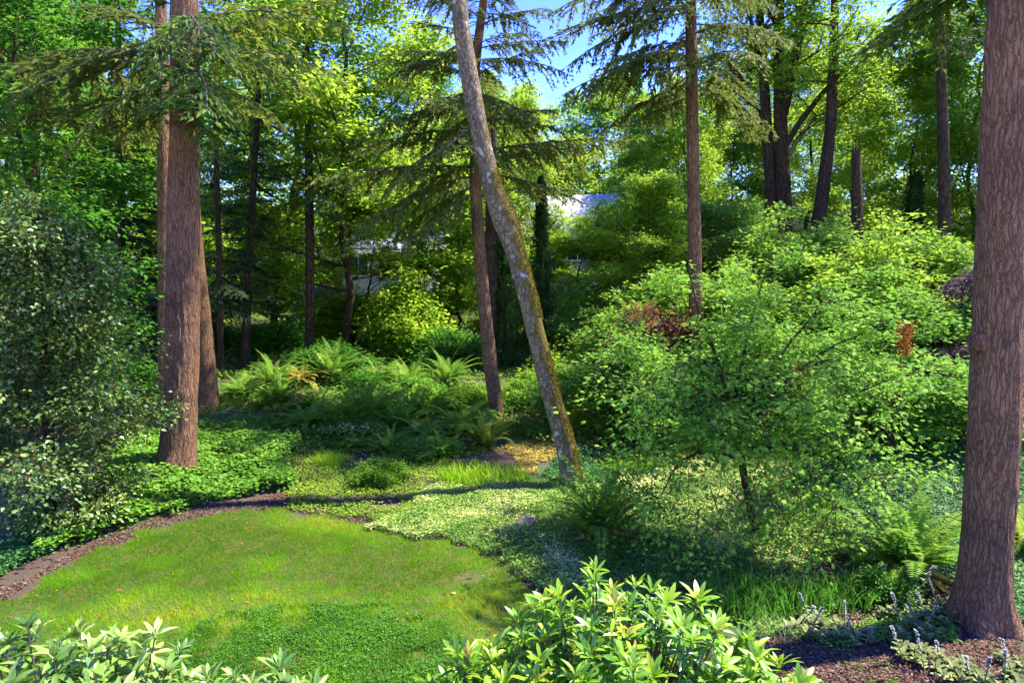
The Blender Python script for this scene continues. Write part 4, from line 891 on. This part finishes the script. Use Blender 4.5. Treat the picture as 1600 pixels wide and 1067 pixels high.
# ------------------------------------------------------------------ ferns
def fern_geo(seed, n=24, L=.95, up=62, narrow=1.0):
    n = int(n * 1.7)
    r = np.random.default_rng(seed); g = Geo()
    for i in range(n):
        az = i * 2.399 + r.normal(0, .2); l = L * r.uniform(.65, 1.12); e0 = rad(up + r.normal(0, 9) - 32 * (i / n)); m = 34
        q = np.linspace(0, 1, m); el = e0 - rad(78 + r.normal(0, 14)) * q**1.6 * .95; st = l / m
        rad_ = np.cumsum(np.cos(el) * st); z = np.cumsum(np.sin(el) * st); bend = r.normal(0, .12) * q**2 * l
        d = np.array([math.cos(az), math.sin(az), 0]); s = np.array([-d[1], d[0], 0])
        c = d * rad_[:, None] + s * bend[:, None] + np.array([0, 0, 1.]) * z[:, None]
        tan = norm(np.gradient(c, axis=0)); side = norm(np.cross(tan, np.cross(np.tile(s, (m, 1)), tan))) ; nrm = np.cross(side, tan); nrm *= np.sign(nrm[:, 2:3] + 1e-6)
        tube(g, c[::4], .004 * (1 - q[::4] * .7), 3, 0, .7)
        w = .125 * l * np.clip(np.minimum(q * 7, 1) * (1 - q)**.55 * 1.15, .06, 1) * narrow; k = slice(2, m)
        ft = np.clip(r.normal(.45, .14), 0, 1)
        for sg in (-1, 1):
            scatter(g, kite(.19, .02, .05, .3), c[k], side[k] * sg + tan[k] * .32 + r.normal(0, .06, (m - 2, 3)) - [0, 0, .12], nrm[k] + r.normal(0, .12, (m - 2, 3)), w[k] * r.uniform(.88, 1.1, m - 2), 0, np.clip(ft + r.normal(0, .06, m - 2), 0, 1))
    return g
FM = [fern_geo(700, 26, .95, 70).mesh('frond', [M['fern']]), fern_geo(701, 34, 1.0, 82, .9).mesh('frond', [M['fern']]), fern_geo(702, 22, .9, 60).mesh('frond', [M['fern']])]
def crown_geo(seed):
    r = np.random.default_rng(seed); g = Geo(); n = 70; az = r.random(n) * 6.283
    scatter(g, kite(.07, .03, .3), np.stack([np.cos(az) * .07, np.sin(az) * .07, np.full(n, .02)], 1), np.stack([np.cos(az), np.sin(az), r.normal(-.1, .3, n)], 1), rdir(n, r) + [0, 0, 1], r.uniform(.15, .4, n), 0, r.random(n)); return g
SK = crown_geo(5).mesh('dry_frond', [M['straw']])
for px, py, v, s, lm, lab in [
  (935, 845, 1, 1.4, 'fern', 'large upright dark green sword fern right below the leaning trunk'),
  (1420, 895, 0, 1.45, 'fern', 'large spreading fern left of the thick right trunk'),
  (1605, 850, 2, 1.0, 'fern_yellow', 'yellow green fern peeping out right of the thick right trunk'),
  (760, 700, 1, 1.0, 'fern_yellow', 'yellow green fern behind the bright iris blades'),
  (722, 680, 0, 1.05, 'fern', 'green fern at the upper left of the yellow green one behind the irises'),
  (545, 672, 0, 1.25, 'fern', 'large fern in the middle of the fern group on the slope'),
  (496, 640, 2, 1.1, 'fern', 'fern at the upper left of the large fern on the slope'),
  (590, 640, 2, .9, 'cover_white', 'pale fern right of the large fern on the slope'),
  (655, 650, 0, 1.05, 'fern', 'fern halfway between the large slope fern and the slender fir'),
  (700, 610, 1, 1.15, 'fern', 'tall fern in the shade left of the slender fir'),
  (432, 636, 0, 1.0, 'fern', 'fern at the shaded left end of the fern group'),
  (430, 612, 1, 1.0, 'fern', 'upright fern farther back at the left end of the fern group'),
  (520, 600, 1, 1.2, 'fern', 'dim fern in front of the thin dark trunk'),
  (905, 680, 1, 1.05, 'fern_yellow', 'pale yellow fern close right of the leaning trunk'),
  (945, 690, 0, .85, 'fern', 'green fern in the hollow right of the leaning trunk'),
  (590, 605, 0, 1.1, 'fern', 'dim fern at the back of the fern group'),
  (470, 600, 2, 1.0, 'straw', 'withered brown fern in the shade near the thin dark trunk'),
  (800, 640, 2, .8, 'fern', 'small fern right of the slender fir foot'),
  (560, 700, 2, .75, 'fern', 'small fern below the large fern on the slope'),
  (690, 715, 0, .75, 'fern', 'soft small fern left of the bright iris blades'),
  (610, 712, 1, .7, 'fern', 'small upright fern below the rounded shrub'),
  (620, 675, 0, 1.1, 'fern', 'broad fern just left of the fern halfway to the slender fir'),
  (480, 668, 2, 1.0, 'fern', 'low fern at the left foot of the large slope fern'),
  (575, 668, 1, 1.2, 'fern', 'dense fern touching the right side of the large slope fern'),
  (735, 655, 2, 1.0, 'fern', 'fern close left of the slender purplish fir foot'),
  (670, 690, 2, 1.0, 'fern', 'spreading fern between the small dark mound and the yellow green fern'),
  (640, 615, 1, 1.0, 'fern', 'upright fern behind the middle of the fern group'),
  (380, 620, 2, 1.0, 'fern', 'fern in the shade right of the flared dark fir base'),
  (860, 625, 0, 1.0, 'fern', 'fern partly behind the middle of the leaning trunk')]:
    b = G(px, py); t = root('fern', b, lab, 'fern', 'ferns on the slope', px % 6.28, s * (1.55 if py < 700 else 1.3)); f = obj('frond', FM[v], t); f.material_slots[0].link = 'OBJECT'; f.material_slots[0].material = M[lm]; obj('dry_frond', SK, t)

# irises and grasses
def clump(label, px, py, rx, ry, n, h, w, leafm, seed, cat='iris', name='iris_clump', segs=4, lean=(.1, .7)):
    b = G(px, py); r = np.random.default_rng(seed); a = r.random(n) * 6.283; q = np.sqrt(r.random(n)); x = np.cos(a) * q * rx; y = np.sin(a) * q * ry
    g = Geo(); blades(g, x, y, T(x + b[0], y + b[1]) - b[2] - .01, h * r.uniform(.55, 1.1, n), w * r.uniform(.7, 1.2, n), r.uniform(*lean, n), r, 0, np.clip(r.normal(.5, .2, n), 0, 1), segs)
    tag(obj(name, (g, [M[leafm]]), None, b), label, cat)
clump('bright lime iris blades in a sunny patch left of the leaning trunk', 755, 752, 1.05, .4, 520, .48, .022, 'iris', 1)
clump('dark green iris blades right of the nearest rhododendron', 1180, 950, .8, .5, 420, .55, .024, 'iris_dark', 2)
clump('green iris blades in front of the large spreading fern', 1300, 940, .55, .4, 240, .5, .024, 'iris_dark', 3)
clump('tuft of iris blades under the wide vine maple', 1290, 800, .4, .4, 60, .55, .022, 'iris_dark', 4)
clump('fine grassy tuft at the back of the strawberry carpet', 515, 728, .35, .3, 420, .42, .008, 'iris', 5, 'grass tuft', 'grass_tuft')
clump('small blade tuft beside the flat stone', 838, 828, .1, .1, 26, .35, .02, 'iris_dark', 6, 'grass tuft', 'grass_tuft')
clump('arching grass right of the leaning trunk foot', 985, 735, .7, .4, 420, .42, .012, 'iris', 7, 'grass tuft', 'grass_tuft', lean=(.4, 1.3))
clump('dry straw coloured grass at the near edge of the lawn', 445, 1040, .35, .22, 700, .13, .007, 'straw', 8, 'grass tuft', 'grass_tuft', 3, (.3, 1.4))
clump('pale drooping grass leaves right of the nearest rhododendron', 1215, 1000, .3, .2, 70, .4, .014, 'silver', 9, 'grass tuft', 'grass_tuft', lean=(.6, 1.5))
cover('weed_patch', 'rough clover and weeds at the near edge of the lawn', gpoly([(360, 1067), (400, 1000), (500, 985), (620, 1000), (660, 1060), (700, 1200), (300, 1200)]), 1, HEX, .04, M['cover'], 49, .1, world=True) if 0 else None
def weeds():
    r = np.random.default_rng(49); pw = gpoly([(230, 1067), (300, 985), (430, 945), (600, 945), (700, 975), (780, 1040), (780, 1300), (200, 1300)]); a = np.array(pw); lo, hi = a.min(0), a.max(0); n = 130000
    x = r.uniform(lo[0], hi[0], n); y = r.uniform(lo[1], hi[1], n); k = inpoly(pw, x + (fbm(x * 2, y * 2, 0, 3) - .5) * .8, y + (fbm(x * 2, y * 2, 4, 3) - .5) * .8) & (fbm(x * 2.6, y * 2.6, 0, 8, 4) < .38 + .2 * r.random(n) + .3 * np.clip((8.5 - y) / 1.1, -.3, 1)); x, y = x[k], y[k]; N = len(x)
    g = Geo(); m = N // 2; hm = .13 * fbm(x * 2, y * 2, 1, 6)
    scatter(g, HEX, np.stack([x[:m], y[:m], T(x[:m], y[:m]) + .01 + hm[:m] * r.random(m)], 1), rdir(m, r, .25), r.normal(0, .4, (m, 3)) + [0, 0, 1.5], r.uniform(.014, .035, m), 0, np.clip(r.normal(.5, .2, m), 0, 1))
    x, y = x[m:], y[m:]; blades(g, x, y, T(x, y), r.uniform(.04, .13, N - m), np.full(N - m, .007), r.uniform(.2, 1.2, N - m), r, 0, np.clip(r.normal(.45, .2, N - m), 0, 1), 3)
    tag(obj('weed_patch', (g, [M['iris_dark']])), 'rough clover and weeds at the near edge of the lawn', 'weeds', kind='stuff')
weeds()
# lamb's ear
def lambs_ear(seed, nros=16, nst=3, R=.35):
    r = np.random.default_rng(seed); g, parts = Geo(), []
    for i in range(nros):
        a = r.random() * 6.283; q = math.sqrt(r.random()) * R; c = np.array([math.cos(a) * q, math.sin(a) * q, .03]); n = 9; az = np.arange(n) * 2.399
        scatter(g, hexleaf(.26, .06, .2), np.tile(c, (n, 1)) + [0, 0, 1] * (np.arange(n)[:, None] * .008), np.stack([np.cos(az), np.sin(az), .3 + .09 * np.arange(n)], 1), np.tile([0, 0, 1.], (n, 1)), .13 * r.uniform(.7, 1.1, n), 0, r.random(n))
    for i in range(nst):
        a = r.random() * 6.283; q = math.sqrt(r.random()) * R * .8; h = r.uniform(.3, .5); l = r.normal(0, .12, 2); c0 = np.array([math.cos(a) * q, math.sin(a) * q, 0]); c1 = c0 + [l[0], l[1], h]
        st, f = Geo(), Geo(); tube(st, [c0, (c0 + c1) / 2 + [0, 0, .01], c1], [.007, .006, .005], 5); m = 60; t = r.random(m)**.8
        pos = c0 + (c1 - c0) * (.55 + .45 * t)[:, None]; az = r.random(m) * 6.283
        scatter(f, hexleaf(.4, .1, .1), pos, np.stack([np.cos(az), np.sin(az), r.uniform(.2, .9, m)], 1), np.tile([0, 0, 1.], (m, 1)), r.uniform(.02, .035, m), 0, r.random(m))
        m = 8; t = np.linspace(.2, .6, m); az = np.arange(m) * 1.7; scatter(g, hexleaf(.24, .05, .2), c0 + (c1 - c0) * t[:, None], np.stack([np.cos(az), np.sin(az), np.full(m, .35)], 1), np.tile([0, 0, 1.], (m, 1)), .07, 0, r.random(m))
        parts += [('flower_spike', f.mesh('flower_spike', [M['lilac']])), ('stem', st.mesh('stem', [M['silver']]))]
    return [('leaf_cluster', g.mesh('leaf_cluster', [M['silver']]))] + parts
LE = [lambs_ear(800 + i) for i in range(3)]
for i, (px, py, s, lab) in enumerate([(1270, 985, .95, 'silvery lamb ear with upright stems at the left end of its row'), (1330, 1000, .8, 'low silvery lamb ear rosettes second from the left in the row'), (1395, 930, 1.1, 'silvery lamb ear flowering in front of the large spreading fern'),
   (1420, 985, 1.0, 'silvery lamb ear in the middle of the row on the bare soil'), (1470, 965, 1.0, 'silvery lamb ear whose flower stem leans on the thick right trunk'), (1445, 1040, .9, 'silvery lamb ear on the soil left of the trunk foot, near the bottom'), (1540, 1075, 1.0, 'silvery lamb ear at the bottom edge under the thick right trunk'), (1600, 1060, .9, 'silvery lamb ear in the bottom right corner')]):
    t = root('lambs_ear', G(px, py), lab, 'flower', 'silvery lamb ears', i * 1.3, s); t.scale = [s * 1.1] * 3; [obj(n, m, t) for n, m in LE[i % 3]]
b = G(1370, 935); shrub('shrub', b, DB[0], .42, 'small bright green leafy plant between the lamb ears and the dark iris', 'iris_dark')
# stone, mushroom
def rock(seed, sx, sy, sz):
    g = Geo(); n, m = 40, 22; th = np.linspace(0, 6.283, n, endpoint=False); ph = np.linspace(0, math.pi, m)
    V = np.stack([np.outer(np.sin(ph), np.cos(th)), np.outer(np.sin(ph), np.sin(th)), np.outer(np.cos(ph), np.ones(n))], -1); V = V * (1 + .45 * (fbm(V[..., 0] * 1.6 + seed, V[..., 1] * 1.6, V[..., 2] * 1.6, seed, 4) - .5))[..., None] * [sx, sy, sz]
    i = np.arange(m - 1)[:, None] * n; j = np.arange(n)[None]; k = (j + 1) % n; g.add(V, np.stack([i + j, i + n + j, i + n + k, i + k], -1).reshape(-1, 4)); return g
tag(obj('rock', (rock(3, .24, .2, .17), [M['stone']], True), None, G(825, 822) + [0, 0, .05]), 'rounded tan stone half buried in the white flecked cover', 'rock')
g = Geo(); q = np.linspace(0, 1, 7); tube(g, [(0, 0, 0), (0, 0, .02), (.003, 0, .035)], [.009, .008, .008], 8); tube(g, np.stack([q * 0 + .003, q * 0, .03 + .022 * q], 1), np.array([.012, .034, .036, .032, .024, .014, .001]), 14)
tag(obj('mushroom', (g, [M['pink']], True), None, G(708, 930)), 'tiny orange tan mushroom alone on the lawn', 'mushroom')

# ------------------------------------------------------------------ rhododendrons in the foreground
def rhodo(name_seed, R, H, whorls, L, leafm, label, loc, pods=10, podm='pod', sq=(1, 1), inner=.35):
    r = np.random.default_rng(name_seed); g, st, pd = Geo(), Geo(), Geo(); n = 0
    pos, fw, up, sz, tn = [], [], [], [], []
    for i in range(whorls):
        u = (i + .5) / whorls; el = math.asin(1 - u * 1.0); az = i * 2.399 + r.normal(0, .25)
        k = (1 - inner * r.random()**1.5) * (.86 + .28 * float(vn3(math.cos(az) * 1.5 + 4, math.sin(az) * 1.5, el * 2, name_seed)))
        d = np.array([math.cos(el) * math.cos(az), math.cos(el) * math.sin(az), math.sin(el)])
        c = d * np.array([R * sq[0], R * sq[1], H]) * k; ax = norm(d * [.75, .75, .5] + [0, 0, .75] + r.normal(0, .15, 3))
        tube(st, [c * [.45, .45, .4], c * .75 - ax * .06, c - ax * .08, c + ax * .01], [.014, .009, .006, .005], 5, 0)
        e1 = norm(np.cross(ax, [0.3, .2, .9])); e2 = np.cross(ax, e1); m = r.integers(10, 16); s0 = L * r.uniform(.8, 1.15); t0 = np.clip(r.normal(.42, .2) + .15 * (k - .8), 0, 1)
        for j in range(m):
            a = j * 2.399 + r.normal(0, .15); inn = 1 - j / m; o = e1 * math.cos(a) + e2 * math.sin(a)
            lift = .55 + 1.5 * (j / m) + r.normal(0, .12)
            pos.append(c + ax * (.035 * j / m) + o * .004); fw.append(o + ax * lift + r.normal(0, .14, 3)); up.append(ax + r.normal(0, .16, 3)); sz.append(s0 * (1 - .4 * (j / m)**2) * r.uniform(.6, 1.15)); tn.append(t0 + .2 * (j / m) + r.normal(0, .13))
        for j in range(9):
            a = j * 2.399 + 1; o = e1 * math.cos(a) + e2 * math.sin(a)
            pos.append(c - ax * r.uniform(.05, .13)); fw.append(o + ax * r.normal(.15, .25)); up.append(ax + r.normal(0, .12, 3)); sz.append(s0 * r.uniform(.8, 1.1)); tn.append(t0 - .12 + r.normal(0, .07))
        if i % max(1, whorls // max(pods, 1)) == 3 and k > .8:
            for j in range(9):
                a = j * 2.399; q = c + ax * .05 + (e1 * math.cos(a) + e2 * math.sin(a)) * .03; tube(pd, [c, q, q + ax * .025], [.002, .006, .001], 5)
    pos, fw, up, sz, tn = [np.array(q) for q in (pos, fw, up, sz, np.clip(tn, 0, 1))]; w = r.integers(0, 3, len(pos))
    for k_, pr in enumerate((RHODO, RHODO2, RHODO3)): scatter(g, pr, pos[w == k_], fw[w == k_], up[w == k_], sz[w == k_], 0, tn[w == k_])
    t = root('rhododendron', loc, label, 'shrub', 'rhododendrons below the camera')
    obj('foliage', (g, [M[leafm]], True), t); obj('stem', (st, [M['twig']]), t)
    if pd.n: obj('seed_pod', (pd, [M[podm]]), t)
rhodo(901, 1.45, 2.26, 720, .158, 'rhodo', 'large glossy rhododendron with upright leaf whorls at the bottom centre', (.72, 4.7, 0), 12, 'pod', (1.0, .85))
rhodo(902, .78, 1.87, 300, .155, 'rhodo', 'lower rhododendron mound at the left foot of the large one', (-.32, 4.3, 0), 4, 'pink')
rhodo(903, .62, 1.82, 230, .158, 'rhodo', 'rhododendron mound at the right foot of the large one', (1.85, 4.55, 0), 5, 'pink')
rhodo(904, 1.0, 2.35, 420, .155, 'rhodo_pale', 'pale leaved rhododendron with dark red seed pods in the bottom left corner', (-2.95, 4.15, 0), 14, 'berry', (1.15, .8), .3)
rhodo(905, .62, 2.22, 130, .15, 'rhodo_pale', 'loose rhododendron shoots standing right of the bottom left corner bush', (-1.72, 4.2, 0), 6, 'berry', (1.2, .8), .3)

# ------------------------------------------------------------------ buildings seen through the leaves
def box(g, lo, hi, mat=0):
    x0, y0, z0 = lo; x1, y1, z1 = hi
    g.add([(x0, y0, z0), (x1, y0, z0), (x1, y1, z0), (x0, y1, z0), (x0, y0, z1), (x1, y0, z1), (x1, y1, z1), (x0, y1, z1)], [(0, 3, 2, 1), (4, 5, 6, 7), (0, 1, 5, 4), (1, 2, 6, 5), (2, 3, 7, 6), (3, 0, 4, 7)], mat)
def house(px, d, eave_py, ridge_py, w, dep, label, roofm, rz, nwin=3):
    loc = GX(px, d); loc[2] -= .3; he = P(px, eave_py, d)[2] - loc[2]; hr = P(px, ridge_py, d + dep / 2)[2] - loc[2]
    t = root('house', loc, label, 'house', None, rz); g = Geo(); box(g, (-w / 2, 0, 0), (w / 2, dep, he))
    g.add([(-w / 2, 0, he), (-w / 2, dep, he), (-w / 2, dep / 2, hr - .1)], [(0, 1, 2)]); g.add([(w / 2, 0, he), (w / 2, dep, he), (w / 2, dep / 2, hr - .1)], [(0, 1, 2)])
    obj('wall', (g, [M['wall']]), t); g = Geo(); o = .5
    for sgn, y0 in ((1, -o), (-1, dep + o)):
        dz = (hr - he) * o / (dep / 2)
        a = [(-w / 2 - o, y0, he - dz), (w / 2 + o, y0, he - dz), (w / 2 + o, dep / 2, hr), (-w / 2 - o, dep / 2, hr)]
        V = a + [(x, y, z + .12) for x, y, z in a]; g.add(V, [(0, 3, 2, 1), (4, 5, 6, 7), (0, 1, 5, 4), (1, 2, 6, 5), (2, 3, 7, 6), (3, 0, 4, 7)])
        for i in range(int(w / .5) + 2):     # standing seams
            x = -w / 2 - o + .02 + i * .5
            g.add([(x, y0, he - dz + .125), (x + .04, y0, he - dz + .125), (x + .04, dep / 2, hr + .125), (x, dep / 2, hr + .125), (x, y0, he - dz + .18), (x + .04, y0, he - dz + .18), (x + .04, dep / 2, hr + .18), (x, dep / 2, hr + .18)], [(4, 5, 6, 7), (0, 1, 5, 4), (1, 2, 6, 5), (3, 0, 4, 7)])
    obj('roof', (g, [M[roofm]]), t)
    for fl in (he - 2.0, he - 4.8):
        if fl < .3: continue
        for i in range(nwin):
            x = -w / 2 + w * (i + .5) / nwin; f = Geo()
            for lo, hi in [((x - .7, -.06, fl - .06), (x + .7, -.003, fl + .04)), ((x - .7, -.06, fl + 1.26), (x + .7, -.003, fl + 1.36)), ((x - .7, -.06, fl + .04), (x - .6, -.003, fl + 1.26)), ((x + .6, -.06, fl + .04), (x + .7, -.003, fl + 1.26)), ((x - .03, -.05, fl + .04), (x + .03, -.003, fl + 1.26))]: box(f, lo, hi)
            wf = obj('window', (f, [M['trim']]), t); q = Geo(); box(q, (x - .598, -.02, fl + .042), (x - .032, -.004, fl + 1.258)); box(q, (x + .032, -.02, fl + .042), (x + .598, -.004, fl + 1.258)); obj('pane', (q, [M['glass']]), wf)
house(902, 40, 356, 308, 4.2, 6, 'house with a pale metal roof glimpsed through the gap right of the leaning trunk', 'roof', rad(-14))
house(612, 44, 385, 352, 6.5, 6, 'grey sided house half hidden by leaves left of the slender fir', 'wall', rad(8), 3)
# weathered slatted bench by the right trunk
b = GX(1512, 17.5); b[2] = P(1512, 440, 17.5)[2]; 
z0 = b[2] - float(T(b[0], b[1])); t = root('garden_bench', (b[0], b[1], float(T(b[0], b[1]))), 'weathered slatted wooden bench in the plum leaves beside the thick right trunk', 'bench', None, rad(25))
g = Geo()
for i in range(6): box(g, (-.75, -.3 + i * .1, .43), (.75, -.23 + i * .1, .46))
obj('seat', (g, [M['wood']]), t); g = Geo()
for i in range(5): box(g, (-.75, .3, .52 + i * .1), (.75, .33, .59 + i * .1))
obj('backrest', (g, [M['wood']]), t)
for sx in (-.7, .64):
    for sy in (-.28, .335): g = Geo(); box(g, (sx, sy, -.1), (sx + .06, sy + .05, .425 if sy < 0 else 1.02)); obj('leg', (g, [M['wood']]), t)
print('TRIS', sum(len(o.data.polygons) for o in scn.objects if o.type == 'MESH') / 1e6)
